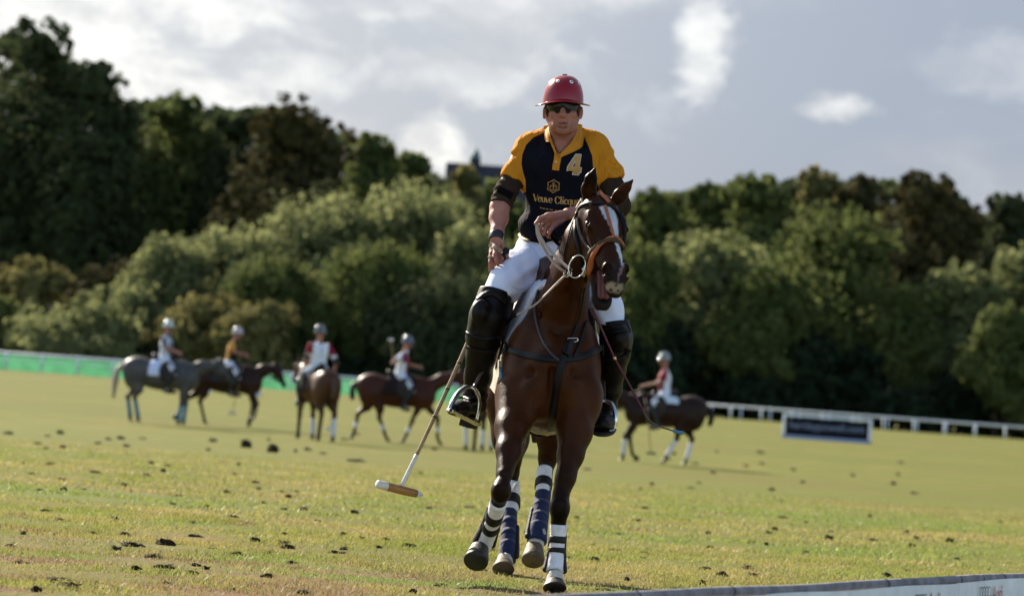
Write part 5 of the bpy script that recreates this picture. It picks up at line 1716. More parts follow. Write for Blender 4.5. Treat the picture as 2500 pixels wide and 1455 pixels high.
    shoe([(1124, 1022, 16.66), (1150, 1030, 16.66), (1168, 1032, 16.76), (1166, 1022, 16.84), (1140, 1018, 16.78)], np.array([-.006, .0, -.032]), bt)
    L2 = [(P(1499, 784, 16.62), .070), (P(1504, 828, 16.62), .075), (P(1502, 864, 16.64), .073), (P(1496, 905, 16.70), .062), (P(1490, 950, 16.74), .054), (P(1484, 985, 16.76), .046)]
    bt2 = boot(L2, P(1486, 975, 16.76)[2], [(P(1482, 1000, 16.77), .046), (P(1478, 1018, 16.66), .052), (P(1472, 1030, 16.56), .056), (P(1470, 1036, 16.50), .046)], None, 5)
    shoe([(1442, 1050, 16.50), (1458, 1058, 16.44), (1482, 1059, 16.44), (1500, 1052, 16.50), (1504, 1040, 16.70), (1488, 1036, 16.84), (1462, 1036, 16.84), (1446, 1042, 16.68)], np.array([0, 0, -.014]), bt2)

    def kneeguard(leg, pads, straps, par):
        lo = np.min([q[0] for q in leg[:3]], 0) - .14; hi = np.max([q[0] for q in leg[:3]], 0) + .14
        h = Field(lo, hi, .005)
        h.cap(leg[0][0], leg[1][0], leg[0][1] + .007, leg[1][1] + .007, .02, ca=True)
        h.cap(leg[1][0], leg[2][0], leg[1][1] + .007, leg[2][1] + .007, .02)
        h.half(leg[2][0] + (leg[2][0] - leg[1][0]) * .25, leg[2][0] - leg[1][0], lo, hi)
        for c_, r in pads: h.ell(P(*c_), r, k=.012)
        k = mesh_obj('knee_guard', *h.mesh(1), guard, par)
        kb = bvh_of(k, par)
        for line, w in straps:
            s_ = strap_on(kb, line, w, .006, 24, .003)
            if s_: mesh_obj('strap', *s_, guard, par)
    kneeguard(L1, [((1176, 762, 16.52), (.052, .03, .065)), ((1176, 762, 16.51), (.036, .032, .046)), ((1158, 775, 16.58), (.02, .06, .075))],
              [([(1166, 733), (1180, 722), (1198, 716), (1216, 722), (1233, 736)], .036), ([(1139, 812), (1158, 822), (1185, 828), (1214, 824)], .022), ([(1141, 846), (1160, 854), (1188, 858), (1212, 852)], .022)], bt)
    kneeguard(L2, [((1512, 826, 16.54), (.050, .03, .065)), ((1514, 826, 16.53), (.034, .032, .045)), ((1532, 832, 16.60), (.018, .06, .075))],
              [([(1468, 803), (1490, 806), (1512, 805), (1534, 801)], .048), ([(1476, 878), (1500, 880), (1522, 872), (1537, 856)], .022)], bt2)
    st_ = strap_on(bvh_of(bt), [(1112, 976), (1122, 970), (1134, 970), (1146, 976)], .014, .005, 12, .003)
    if st_: mesh_obj('spur_strap', *st_, mat('strap_brown', (.05, .022, .014), .4, .5), bt)

    # ---- helmet
    red = mat('helmet_red', (.24, .003, .009), .20, .32, coat=.22, bump=.02, bscale=40)
    lining = mat('brim_lining', (.50, .22, .04), .6, .3)
    ven = mat('vent_rivet', (.70, .72, .72), .4, .5); holem = mat('vent_hole', (.02, .02, .02), .8)
    hc = P(1374.5, 246, 16.885)
    A, Bd, Hh = .1065, .128, .130
    nn = 56; rows = []
    for t in np.linspace(0, 1, 18):
        a = t * math.pi / 2
        rr = math.cos(a) ** .72; z = math.sin(a) ** 1.06
        rows.append((rr, z * Hh))
    Vh, Fh = [], []
    for rr, z in rows[:-1]:
        for j in range(nn):
            th = 2 * math.pi * j / nn
            Vh.append(hc + np.array([A * rr * math.sin(th), -Bd * rr * math.cos(th), z - .012 * abs(math.sin(th)) * (1 - z / Hh)]))
    Vh.append(hc + np.array([0, 0, Hh]))
    for i in range(len(rows) - 2):
        for j in range(nn): Fh.append((i * nn + j, i * nn + (j + 1) % nn, (i + 1) * nn + (j + 1) % nn, (i + 1) * nn + j))
    e = len(Vh) - 1
    for j in range(nn): Fh.append(((len(rows) - 2) * nn + j, (len(rows) - 2) * nn + (j + 1) % nn, e))
    tilt = lambda V_: np.array([q + np.array([0, 0, .070 * (q[0] - hc[0]) + .05 * (q[1] - hc[1])]) for q in np.asarray(V_)])
    helm = mesh_obj('helmet', tilt(Vh), Fh, red, root)
    # brim: turned edge, red above, tan below
    Vb, Fb, Fm = [], [], []
    prof = [(-.004, .012, 0), (.004, .004, 0), (.018, -.001, 0), (.033, -.004, 0), (.0365, -.007, 0), (.033, -.009, 0), (.018, -.006, 1), (-.004, -.004, 1)]
    for o_, z, m_ in prof:
        for j in range(nn):
            th = 2 * math.pi * j / nn
            s_, c_ = math.sin(th), math.cos(th)
            oo = o_ * (1 + .12 * (c_ > 0) * c_)
            Vb.append(hc + np.array([(A + oo) * s_, -(Bd + oo) * c_, z - .020 * abs(s_) ** 1.5 - .004 * c_]))
    for i in range(len(prof) - 1):
        for j in range(nn):
            Fb.append((i * nn + j, (i + 1) * nn + j, (i + 1) * nn + (j + 1) % nn, i * nn + (j + 1) % nn)); Fm.append(1 if i >= 5 else 0)
    mesh_obj('brim', tilt(Vb), Fb, [red, lining], helm, fmat=Fm)
    hb = bvh_of(helm)
    def disc(cn, r, th, m, par, nm):
        c_, n_ = cn; n_ = unit(n_)
        return mesh_obj(nm, *tube([c_ - n_ * th, c_ + n_ * th * .6, c_ + n_ * th], [r, r, r * .8], 18, up=(1, 0, .2)), m, par)
    for th, zz in ((-22, 0), (22, 0), (-62, 0), (62, 0), (-105, 0), (105, 0)):
        t = math.radians(th)
        o_ = hc + np.array([.4 * math.sin(t), -.4 * math.cos(t), .098 * 1.0])
        loc, n_, i_, d_ = hb.ray_cast(Vector(o_), Vector(unit(hc + np.array([0, 0, .088]) - o_)))
        if loc is not None:
            v_ = disc((np.array(loc), np.array(n_)), .0105, .003, ven, helm, 'vent')
            disc((np.array(loc) + np.array(n_) * .002, np.array(n_)), .0042, .0022, holem, v_, 'hole')
    mesh_obj('crown_ridge', *tube([hc + np.array([-.012, 0, Hh + .001]), hc + np.array([.012, 0, Hh + .001])], .006, 8), red, helm)
    # ---- sunglasses
    lens = mat('dark_lens', (.006, .006, .004), .16, .22)
    k = 41; Vg, Fg = [], []
    for i in range(k):
        u = -1 + 2 * i / (k - 1)
        x = 1373.5 + 38.5 * u
        Y = 16.762 + .075 * abs(u) ** 2.6
        top = 250.5 - .6 * (1 - u * u)
        lobe = math.sin(min(1, abs(u) / .97) * math.pi) ** .45 if abs(u) < .97 else 0
        bot = 263.5 + 14 * max(0, lobe) * (1 if abs(u) > .12 else .25 + .75 * abs(u) / .12) - 3.0 * abs(u) ** 3
        for v in (0, .33, .66, 1): Vg.append(P(x, top + (bot - top) * v, Y + .004 * v - .003 * math.sin(v * 3.14)))
    for i in range(k - 1):
        for v in range(3): Fg.append((i * 4 + v, i * 4 + v + 1, i * 4 + 5 + v, i * 4 + 4 + v))
    nV = len(Vg); Vg2 = np.array(Vg) + np.array([0, .003, 0])
    Fg2 = Fg + [tuple(nV + q for q in reversed(f_)) for f_ in Fg]
    gs = mesh_obj('sunglasses', np.vstack([Vg, Vg2]), Fg2, lens, root)
    for s in (-1, 1):
        mesh_obj('temple', *tube(spline([P(1373.5 + s * 38, 254, 16.835), P(1373.5 + s * 41, 256, 16.87), P(1373.5 + s * 43, 264, 16.90)], 8), .003, 6, 1.8), lens, gs)
    # chin strap
    return root, body, shirt, brb


RIDER, RIDER_BODY, SHIRT, BREECH_BVH = build_rider()


# ------------------------------------------------------------------ mallet, whip
def build_mallet():
    cane = mat('mallet_cane', (.30, .19, .095), .45, .45, var=.22, vscale=26, bump=.15, bscale=50)
    grip = mat('mallet_grip', (.010, .009, .009), .7, .3, bump=.4, bscale=120)
    whitep = mat('mallet_white', (.62, .60, .58), .5, .4, var=.18, vscale=40)
    wood = mat('mallet_wood', (.30, .145, .045), .42, .5, var=.3, vscale=14, bump=.15, bscale=40)
    node = mat('cane_node', (.085, .040, .022), .6)
    a, b = P(1236, 612, 16.72), P(981, 1186, 16.62)
    root = thing('polo_mallet', 'long bamboo polo mallet with white tipped wooden head held low by the rider', 'mallet', b)
    ln = lambda t: a + (b - a) * t + np.array([.012 * math.sin(t * math.pi), .05 * math.sin(t * math.pi), 0])
    T = lambda px: (px - 612) / (1186 - 612)
    ts = np.linspace(T(716), T(1112), 30)
    mesh_obj('shaft', *tube([ln(t) for t in ts], np.linspace(.0125, .0090, 30), 12), cane, root)
    ts = np.linspace(T(606), T(700), 12)
    mesh_obj('grip', *tube([ln(t) for t in ts], [.014, .019, .018, .017, .0165, .0165, .016, .016, .0155, .0155, .015, .014], 14), grip, root)
    mesh_obj('binding', *tube([ln(t) for t in np.linspace(T(699), T(718), 5)], .0140, 12), mat('mallet_binding', (.09, .05, .06), .4, .5, var=.5, vscale=60), root)
    ts = np.linspace(T(1110), T(1186), 8)
    mesh_obj('shaft_end', *tube([ln(t) for t in ts], np.linspace(.0102, .0115, 8), 12), whitep, root)
    for y in (886, 950, 1018):
        mesh_obj('cane_node', *tube([ln(T(y) - .004), ln(T(y)), ln(T(y) + .004)], [.0112, .0126, .0112], 12), node, root)
    h0, h1 = P(921, 1181, 16.55), P(1031, 1208, 16.72)
    d = h1 - h0
    at = lambda t: h0 + d * t
    hd = mesh_obj('head', *tube([at(t) for t in (.20, .3, .5, .7, .86)], [.0215, .0225, .0235, .0225, .0205], 18), wood, root)
    mesh_obj('head_tip', *tube([at(t) for t in (0, .012, .1, .205)], [.018, .0205, .0212, .0220], 18), whitep, hd)
    mesh_obj('head_tip', *tube([at(t) for t in (.855, .93, 1.0)], [.0208, .0155, .006], 18), whitep, hd)


def build_whip():
    redm = mat('whip_red', (.085, .008, .018), .5, .4, bump=.3, bscale=200)
    tipm = mat('whip_lash', (.075, .050, .030), .6); blue = mat('whip_blue', (.06, .16, .26), .6); brass = mat('brass', (.65, .45, .2), .3, metal=1.0)
    root = thing('riding_whip', 'thin dark red riding whip with a curved lash hanging from the rider\'s far hand', 'whip', P(1560, 990, 16.30))
    pts = spline([P(1446, 752, 16.32), P(1470, 806, 16.32), P(1501, 875, 16.32), P(1532, 931, 16.31), P(1569, 1000, 16.30)], 40)
    mesh_obj('shaft', *tube(pts, np.linspace(.0056, .0050, 40), 10), redm, root)
    mesh_obj('keeper', *tube(spline([P(1567, 996, 16.30), P(1571, 1004, 16.30)], 4), .0088, 10), redm, root)
    mesh_obj('ferrule', *tube([P(1499, 871, 16.32), P(1502, 878, 16.32)], .009, 10), brass, root)
    lash = spline([P(1570, 1002, 16.30), P(1576, 1014, 16.29), P(1588, 1028, 16.28), P(1606, 1039, 16.27), P(1626, 1046, 16.26), P(1648, 1053, 16.25)], 30)
    mesh_obj('lash', *tube(lash, np.linspace(.0042, .0038, 30), 8), tipm, root)
    mesh_obj('tassel', *tube(spline([P(1642, 1051, 16.25), P(1655, 1055, 16.25), P(1669, 1056, 16.25)], 8), [.004, .007, .009, .0095, .0095, .009, .0085, .007], 8), blue, root)


build_mallet()
build_whip()


# ------------------------------------------------------------------ saddle and bridle on the pony
def build_tack():
    root = PONY; bv = PONY_BVH
    blackl = mat('tack_black', (.006, .0055, .006), .45, .15, var=.2, vscale=20)
    brown = mat('tack_brown', (.050, .020, .010), .40, .5, var=.25, vscale=14, bump=.2)
    orange = mat('tack_orange', (.33, .085, .022), .45, .4, var=.15, vscale=30)
    rope = mat('tack_rope', (.075, .042, .020), .8, .3, var=.3, vscale=60, bump=.6, bscale=120)
    steel = mat('steel', (.62, .60, .57), .22, metal=1.0)
    web = mat('rein_web', (.36, .28, .23), .75, .3, var=.15, vscale=60, bump=.3, bscale=200)
    clothw = mat('saddle_cloth', (.66, .67, .76), .9, .1, var=.06, vscale=20, bump=.3, bscale=60)
    fleece = mat('fleece', (.42, .36, .27), .95, .1, var=.2, vscale=50, bump=1.0, bscale=120)
    worn = mat('worn_pad', (.46, .40, .33), .9, .15, var=.35, vscale=40, bump=.6, bscale=70)

    def S(par, name, line, w, m, th=.005, n=30, lift=.003):
        r = strap_on(bv, line, w, th, n, lift)
        return mesh_obj(name, *r, m, par) if r else None
    # saddle: tree and seat with flaps, cloth under it
    f = Field((-.30, 16.35, .85), (.60, 17.75, 1.80), .009)
    f.ell(P(1338, 892, 17.02), (.280, .64, .375), k=.02)
    f.cap(P(1352, 735, 16.62), P(1335, 700, 17.05), .103, .118, .16)
    lo, hi = f.lo, f.lo + f.n * f.h
    f.half((0, 16.60, 1.5), (0, -1, -.30), lo, hi); f.half((0, 17.45, 0), (0, 1, 0), lo, hi); f.half((0, 0, 1.02), (0, 0, -1), lo, hi)
    sad = mesh_obj('saddle', *(lambda: (lambda g: g.mesh(1))(Field((-.30, 16.4, .9), (.60, 17.6, 1.80), .008)
                   .ell(P(1341, 655, 17.06), (.16, .30, .075), k=.02).cap(P(1346, 690, 16.75), P(1342, 672, 16.78), .09, .075, .06, flat=(YD, .6)).cap(P(1330, 640, 17.32), P(1345, 640, 17.32), .10, .10, .06, flat=((0, 0, 1), .5))))(), brown, root)
    mesh_obj('saddle_cloth', *f.mesh(1), clothw, sad)
    for s, c in ((-1, (1236, 792, 16.86)), (1, (1448, 800, 16.86))):
        h = Field(P(*c) - (.12, .36, .36), P(*c) + (.12, .36, .36), .007)
        h.ell(P(*c), (.018, .20, .25), np.array([[1, 0, s * .16], [0, 1, 0], [-s * .16, 0, 1]]).T, .01)
        mesh_obj('flap', *h.mesh(1), brown, sad)
    # loose worn pad under the flap, catching the sun, with a small blue label
    q = [P(1206, 868, 17.02), P(1222, 884, 16.55), P(1224, 940, 16.50), P(1221, 981, 16.50), P(1208, 962, 16.70), P(1195, 944, 17.02)]
    th = np.array([.012, .004, 0])
    mesh_obj('worn_pad', np.vstack([q, np.array(q) + th]), [tuple(range(5, -1, -1)), tuple(range(6, 12))] + [(i, (i + 1) % 6, 6 + (i + 1) % 6, 6 + i) for i in range(6)], worn, sad, smooth=False)
    mesh_obj('label', *ribbon([P(1220, 895, 16.48), P(1226, 926, 16.47)], [(-.3, -1, 0)] * 2, .014, .003), mat('label_blue', (.05, .25, .45), .6), sad)
    # girth
    g = Field((-.3, 16.5, .6), (.6, 17.0, 1.2), .008)
    g.ell(P(1338, 892, 17.02), (.285, .64, .378), k=.02); g.ell(P(1345, 925, 16.50), (.250, .30, .312), k=.10)
    lo, hi = g.lo, g.lo + g.n * g.h
    g.half((0, 16.66, 0), (0, -1, 0), lo, hi); g.half((0, 16.84, 0), (0, 1, 0), lo, hi); g.half((0, 0, 1.15), (0, 0, 1), lo, hi)
    g.warp(lambda p: .004 * vnoise(p, 120, 8, 2), .03)
    gi = mesh_obj('girth', *g.mesh(1), fleece, sad)
    mesh_obj('strap', *tube(spline([P(1286, 1044, 16.72), P(1294, 1056, 16.66), P(1310, 1063, 16.64), P(1325, 1065, 16.66)], 14), .005, 8, 1.8), blackl, gi)
    mesh_obj('strap', *ribbon([P(1289, 1046, 16.6), P(1288, 1070, 16.58), P(1281, 1092, 16.58), P(1273, 1113, 16.6)], [(-.2, -1, 0)] * 4, [.015, .016, .014, .009], .004), brown, gi)
    # stirrups
    for top, lean, pts, tread in (((1203, 852, 16.72), (1158, 945, 16.60), [(1098, 1000, 16.47), (1106, 980, 16.50), (1122, 956, 16.56), (1143, 944, 16.60), (1160, 950, 16.61), (1170, 975, 16.62), (1169, 1000, 16.62), (1163, 1026, 16.62)], [(1097, 1001, 16.46), (1130, 1018, 16.54), (1166, 1036, 16.62)]),
                                  ((1474, 880, 16.76), (1474, 980, 16.62), [(1440, 1040, 16.56), (1440, 1018, 16.56), (1448, 994, 16.58), (1462, 980, 16.6), (1482, 979, 16.6), (1496, 992, 16.58), (1503, 1018, 16.56), (1500, 1050, 16.56)], [(1440, 1048, 16.56), (1470, 1053, 16.56), (1500, 1050, 16.56)])):
        st = mesh_obj('stirrup', *tube(spline([P(*p) for p in pts], 40), .0085, 10, 1.5, up=(0, 1, 0)), steel, sad)
        mesh_obj('tread', *tube(spline([P(*p) for p in tread], 12), .010, 10, 2.4, up=(0, 0, 1)), steel, st)
        mesh_obj('stirrup_leather', *ribbon(spline([P(*top), (P(*top) + P(*lean)) / 2 + (0, -.02, 0), P(*lean)], 10), [(-.6, -1, .1)] * 10, .020, .005), brown, sad)
    # breastplate
    bp = S(root, 'breastplate', [(1229, 840), (1244, 853), (1268, 862), (1305, 871), (1345, 877), (1380, 877), (1420, 870), (1448, 860), (1468, 846)], .036, blackl, .004, 50, .005)
    S(bp, 'strap', [(1376, 868), (1366, 905), (1357, 960), (1350, 1010), (1346, 1050), (1345, 1066)], .038, blackl, .004, 40, .006)
    S(bp, 'strap', [(1424, 700), (1414, 760), (1402, 805), (1391, 838), (1378, 868)], .014, blackl, .0035, 30, .012)
    S(bp, 'strap', [(1394, 830), (1386, 848), (1378, 866)], .040, blackl, .008, 12, .008)
    S(bp, 'strap', [(1398, 872), (1410, 850), (1422, 815), (1430, 785)], .015, blackl, .006, 24, .006)
    for px in ((1386, 833), (1404, 837)): pass
    l, n_ = hit(bv, 1394, 836)
    if l is not None: mesh_obj('buckle', *tube(spline([l + n_ * .018 + np.array(q) for q in ((-.022, 0, .006), (.022, 0, .010), (.022, 0, -.006), (-.022, 0, -.010), (-.022, 0, .006))], 20), .0028, 6), steel, bp)
    for c in ((1241, 852), (1464, 855)):
        l, n_ = hit(bv, *c)
        if l is not None: mesh_obj('keeper', *ribbon([l + n_ * .014 + (0, 0, .03), l + n_ * .018 - (0, 0, .035)], [n_] * 2, .026, .006), blackl, bp)
    # neck strap
    S(bp, 'strap', [(1333, 672), (1318, 705), (1309, 745), (1311, 792), (1324, 832), (1345, 864), (1364, 880)], .013, mat('tack_grey', (.035, .030, .030), .45, .3), .006, 40, .006)
    # straps over the shoulder from the saddle
    S(bp, 'strap', [(1236, 834), (1240, 808), (1254, 775), (1276, 742), (1305, 705)], .010, blackl, .0035, 30, .012)
    # ---- bridle
    br = S(root, 'browband', [(1408, 522), (1414, 509), (1425, 500), (1440, 497), (1458, 497), (1475, 499), (1490, 503), (1503, 512), (1511, 522)], .021, blackl, .004, 44, .004)
    br.name = 'bridle'
    S(br, 'headpiece', [(1411, 510), (1417, 498), (1424, 486)], .018, web, .006, 14, .006)
    S(br, 'headpiece', [(1462, 470), (1468, 478), (1478, 488), (1486, 497)], .022, orange, .006, 14, .007)
    S(br, 'cheekpiece', [(1408, 520), (1404, 545), (1406, 575), (1413, 603), (1420, 640), (1426, 660)], .022, blackl, .004, 36, .004)
    S(br, 'cheekpiece', [(1411, 530), (1416, 565), (1428, 592), (1440, 606), (1449, 616)], .020, mat('tack_grey', (.035, .030, .030), .45, .3), .004, 36, .004)
    S(br, 'cheekpiece', [(1513, 522), (1524, 548), (1525, 575), (1520, 600)], .020, blackl, .004, 24, .004)
    S(br, 'throatlash', [(1405, 530), (1396, 555), (1387, 590), (1380, 620), (1378, 645)], .008, blackl, .005, 30, .004)
    S(br, 'face_strap', [(1477, 503), (1484, 528), (1491, 555), (1498, 582)], .015, orange, .005, 30, .004)
    S(br, 'noseband', [(1434, 634), (1444, 616), (1458, 602), (1475, 592), (1492, 588), (1508, 591), (1517, 600), (1521, 612)], .020, rope, .011, 44, .004)
    S(br, 'nose_strap', [(1497, 580), (1484, 586), (1466, 602), (1452, 622), (1444, 644), (1440, 668), (1435, 684)], [.016, .017, .018, .019, .020, .020, .021, .022, .024, .026, .028, .030, .032, .034, .036, .036, .036, .034, .030, .024, .018, .012], orange, .005, 22, .010)
    S(br, 'nose_strap', [(1499, 581), (1508, 588), (1517, 600)], .015, orange, .005, 14, .012)
    S(br, 'lip_strap', [(1424, 655), (1430, 675), (1428, 688)], .008, blackl, .006, 10, .004)
    # bit ring and cheek
    l, n_ = hit(bv, 1427, 655)
    Yb = (l[1] if l is not None else 16.1) - .030
    a = np.linspace(0, 2 * math.pi, 41)
    cx, cy = 1409, 651
    ds = [hit(bv, cx + 20 * math.cos(t) - 5 * math.sin(t), cy + 27.5 * math.sin(t))[0] for t in a[::3]]
    Yr = min([Yb + .05] + [d_[1] for d_ in ds if d_ is not None]) - .010
    ringp = [P(cx + 20 * math.cos(t) + 5 * math.sin(t) * -1, cy + 27.5 * math.sin(t), Yr - .006 * math.cos(t)) for t in a]
    bit = mesh_obj('bit', *tube(ringp, .0036, 8, cap=False), steel, br)
    mesh_obj('cheek_bar', *tube([P(1430, 641, Yb), P(1427.5, 658, Yb - .006), P(1424, 676, Yb)], [.0075, .009, .0075], 10), steel, bit)
    mesh_obj('mouthpiece', *tube([P(1421, 657, Yb - .006), P(1433, 660, Yb - .008), P(1442, 664, Yb + .05)], [.009, .011, .007], 10), steel, bit)
    rp = P(1383, 668, Yb + .06)
    mesh_obj('ring', *tube([rp + np.array([.013 * math.cos(t), 0, .017 * math.sin(t)]) for t in a[::2]], .004, 7, cap=False), steel, bit)
    mesh_obj('ring', *tube([P(1391, 668, Yb + .04) + np.array([.010 * math.cos(t), 0, .012 * math.sin(t)]) for t in a[::2]], .0035, 7, cap=False), steel, bit)
    # reins: two straps to the hand, draw rein back to the saddle
    N0 = (-.45, -.8, .4)
    def R(line, w, m, n=24):
        pts = spline([P(*q) for q in line], n)
        return mesh_obj('rein', *ribbon(pts, [N0] * n, w, .003), m, br)
    R([(1310, 548, 16.34), (1316, 570, 16.32), (1330, 596, 16.28), (1352, 622, 16.22), (1377, 645, 16.14), (1389, 656, 16.10)], .015, web)
    R([(1309, 550, 16.36), (1313, 575, 16.34), (1324, 600, 16.31), (1344, 632, 16.26), (1366, 655, 16.20), (1382, 665, Yb + .06)], .014, web)
    R([(1386, 652, 16.12), (1391, 657, 16.10), (1395, 661, 16.09)], .024, blackl, 6)
    R([(1382, 671, Yb + .06), (1360, 692, 16.18), (1330, 722, 16.27), (1310, 742, 16.36), (1284, 758, 16.47), (1262, 769, 16.53)], .015, web)
    R([(1263, 768, 16.53), (1250, 775, 16.55), (1238, 790, 16.60)], .022, blackl, 8)
    R([(1341, 566, 16.38), (1352, 585, 16.42), (1370, 602, 16.44), (1392, 618, 16.42)], .017, blackl)
    R([(1345, 560, 16.39), (1364, 580, 16.42), (1386, 596, 16.40)], .016, blackl)


build_tack()

# ------------------------------------------------------------------ ponies and riders further up the field
def far_pony(px, Y, heading, label, coat, legs, head, wraps, cloth=(.62, .66, .78), group='ponies further up the field', points=(.006, .0045, .004), tailc=(.008, .006, .005), tail_tied=False, tail=True, dapple=0.0, cz=1.0, cx=(-.42, .30)):
    g = on_ground(px, Y)
    root = thing('polo_pony', label, 'horse', g, group, heading)
    root.scale = (1.06, 1.12, 1.06)
    f = Field((-1.35, -.42, .02), (1.75, .42, 2.1), .021)
    v = lambda x, z, y=0.0: np.array([x, y, z])
    f.ell(v(-.05, 1.08), (.64, .265, .325), k=.02)
    f.ell(v(.50, 1.04), (.27, .22, .29), k=.12)
    f.ell(v(-.60, 1.17), (.36, .245, .29), k=.12)
    f.cap(v(.42, 1.36), v(-.05, 1.34), .09, .10, .14)
    px_, pz_, nx, nz = head            # poll and muzzle in the side plane
    nm = (np.array([.52, 1.18]) * .45 + np.array([px_, pz_]) * .55)
    f.chain([(v(.48, 1.16), .20), (v(nm[0] - .04, nm[1] - .01), .135), (v(px_ - .02, pz_ - .06), .095)], .08, flat=((0, 1, 0), .72))
    d = unit(v(nx - px_, nz - pz_)); up = np.array([-d[2], 0, d[0]]); up = up if up[2] > 0 else -up
    p0, p1 = v(px_, pz_), v(nx, nz)
    f.ell(p0 + d * .15 - up * .035, (.17, .085, .115), np.stack([d, np.array([0, 1, 0]), up], 1), .05)
    f.cap(p0 + d * .15, p1 - d * .05, .078, .056, .05, flat=((0, 1, 0), .85))
    f.ell(p0 + d * .20 - up * .08, (.12, .065, .08), np.stack([d, np.array([0, 1, 0]), up], 1), .04)
    for s in (-1, 1):
        f.cap(p0 + np.array([-.02, s * .055, .02]), p0 + np.array([.01, s * .075, .17]), .030, .008, .02)
        f.ell(v(-.66, 1.02, s * .12), (.22, .12, .29), k=.08)
    wr = []
    for i, (kx, kz, fx, fz, hx, hz) in enumerate(legs):
        s = 1 if i % 2 == 0 else -1
        y = s * (.125 if i < 2 else .12)
        if i < 2:
            f.chain([(v(.47, .98, y * .9), .115), (v(.5 * .45 + kx * .55 - .01, .98 * .45 + kz * .55, y), .062), (v(kx, kz + .05, y), .044)], .05)
            f.ell(v(kx, kz, y), (.052, .045, .06), k=.03)
        else:
            f.chain([(v(-.56, 1.0, y), .15), (v(-.56 * .4 + kx * .6 + .06, 1.0 * .4 + kz * .6, y), .085), (v(kx, kz + .04, y), .050)], .06)
            f.ell(v(kx - .01, kz, y), (.055, .042, .06), k=.03)
        f.chain([(v(kx, kz, y), .042), (v(fx, fz, y), .036), (v(hx - .03, hz + .05, y), .036)], .02)
        f.cap(v(hx - .035, hz + .055, y), v(hx, hz + .012, y), .042, .055, .015)
        wr.append((v(kx, kz, y), v(fx, fz, y)))
    V, F = f.mesh(1)
    c = np.tile(np.array(coat), (len(V), 1)) * (1 + .25 * vnoise(V, 6, 3)[:, None])
    if dapple: c = c * (1 + dapple * np.clip(vnoise(V, 22, 11, 2), -.3, 1)[:, None] * (V[:, 2:] > .6))
    c = blend(c, sstep(V[:, 2], .62, .40), points)
    c = blend(c, sstep((V - p0) @ d, .38, .52) * (V[:, 0] > .7), points)
    m = mat('far_coat', (.03, .01, .005), .48, .16, var=.15, vscale=6, attr='Col')
    L = MB
    loc = lambda A: np.asarray(A) + g
    mesh_obj('body', loc(V), F, m, root, cols=c)
    for i, (k_, t_) in enumerate(wr):
        if wraps[i] is None: continue
        a, b = k_ + (t_ - k_) * .16, k_ + (t_ - k_) * 1.04
        w = mat('far_wrap_%d_%d_%d' % tuple(int(q * 99) for q in wraps[i]), wraps[i], .85, .15)
        mesh_obj('leg_wrap', *tube(loc(spline([a, (a + b) / 2, b], 6)), [.048, .046, .045, .046, .050, .052], 10), w, root)
    th = mat('far_tail_%d' % int(tailc[0] * 1000), tailc, .6, .3)
    if tail:
        if tail_tied: pts, rr = [v(-.93, 1.24), v(-1.01, 1.16), v(-1.02, .98), v(-.99, .86)], [.04, .055, .06, .045]
        else: pts, rr = [v(-.92, 1.26), v(-1.04, 1.15), v(-1.09, .85), v(-1.10, .50)], [.035, .06, .075, .03]
        mesh_obj('tail', *tube(loc(spline(pts, 10)), np.interp(np.linspace(0, 3, 10), range(4), rr), 8), th, root)
    # saddle and cloth
    if cloth is not None:
        h = Field((-.55, -.42, .8), (.55, .42, 1.7), .022)
        h.ell(v(-.05, 1.08), (.66, .285, .345), k=.02); h.cap(v(.42, 1.36), v(-.05, 1.34), .11, .12, .14)
        lo, hi = h.lo, h.lo + h.n * h.h
        h.half((cx[1], 0, 0), (1, 0, 0), lo, hi); h.half((cx[0], 0, 0), (-1, 0, 0), lo, hi); h.half((0, 0, cz), (0, 0, -1), lo, hi)
        cm = mat('far_cloth_%d_%d' % (int(cloth[0] * 99), int(cloth[2] * 99)), cloth, .9, .1)
        cl = mesh_obj('saddle_cloth', *(lambda q: (loc(q[0]), q[1]))(h.mesh(1)), cm, root)
        sd = mat('far_saddle', (.012, .007, .006), .5, .3)
        h = Field((-.5, -.42, .7), (.5, .42, 1.75), .022)
        h.ell(v(-.02, 1.45), (.27, .14, .06), k=.03); h.cap(v(-.26, 1.50), v(-.20, 1.50), .06, .06, .04)
        for s in (-1, 1): h.ell(v(.08, 1.17, s * .285), (.17, .03, .24), k=.02)
        mesh_obj('saddle', *(lambda q: (loc(q[0]), q[1]))(h.mesh(1)), sd, root)
    tk = mat('tack_black', (.008, .007, .0075), .4, .35)
    side = np.array([0, 1.0, 0])
    for t, r_ in ((.10, .108), (.36, .082)):
        q = p0 + d * t - up * .03
        a = np.linspace(0, 2 * math.pi, 17)
        mesh_obj('bridle', *tube(loc([q + up * (r_ * 1.12 * math.cos(x)) + side * (r_ * .92 * math.sin(x)) for x in a]), .012, 6, cap=False), tk, root)
    for s in (-1, 1):
        mesh_obj('rein', *tube(loc(spline([p0 + d * .42 + side * s * .07 - up * .07, v(.62, 1.42, s * .10), v(.30, 1.62, s * .05)], 10)), .010, 6), tk, root)
    return root, g


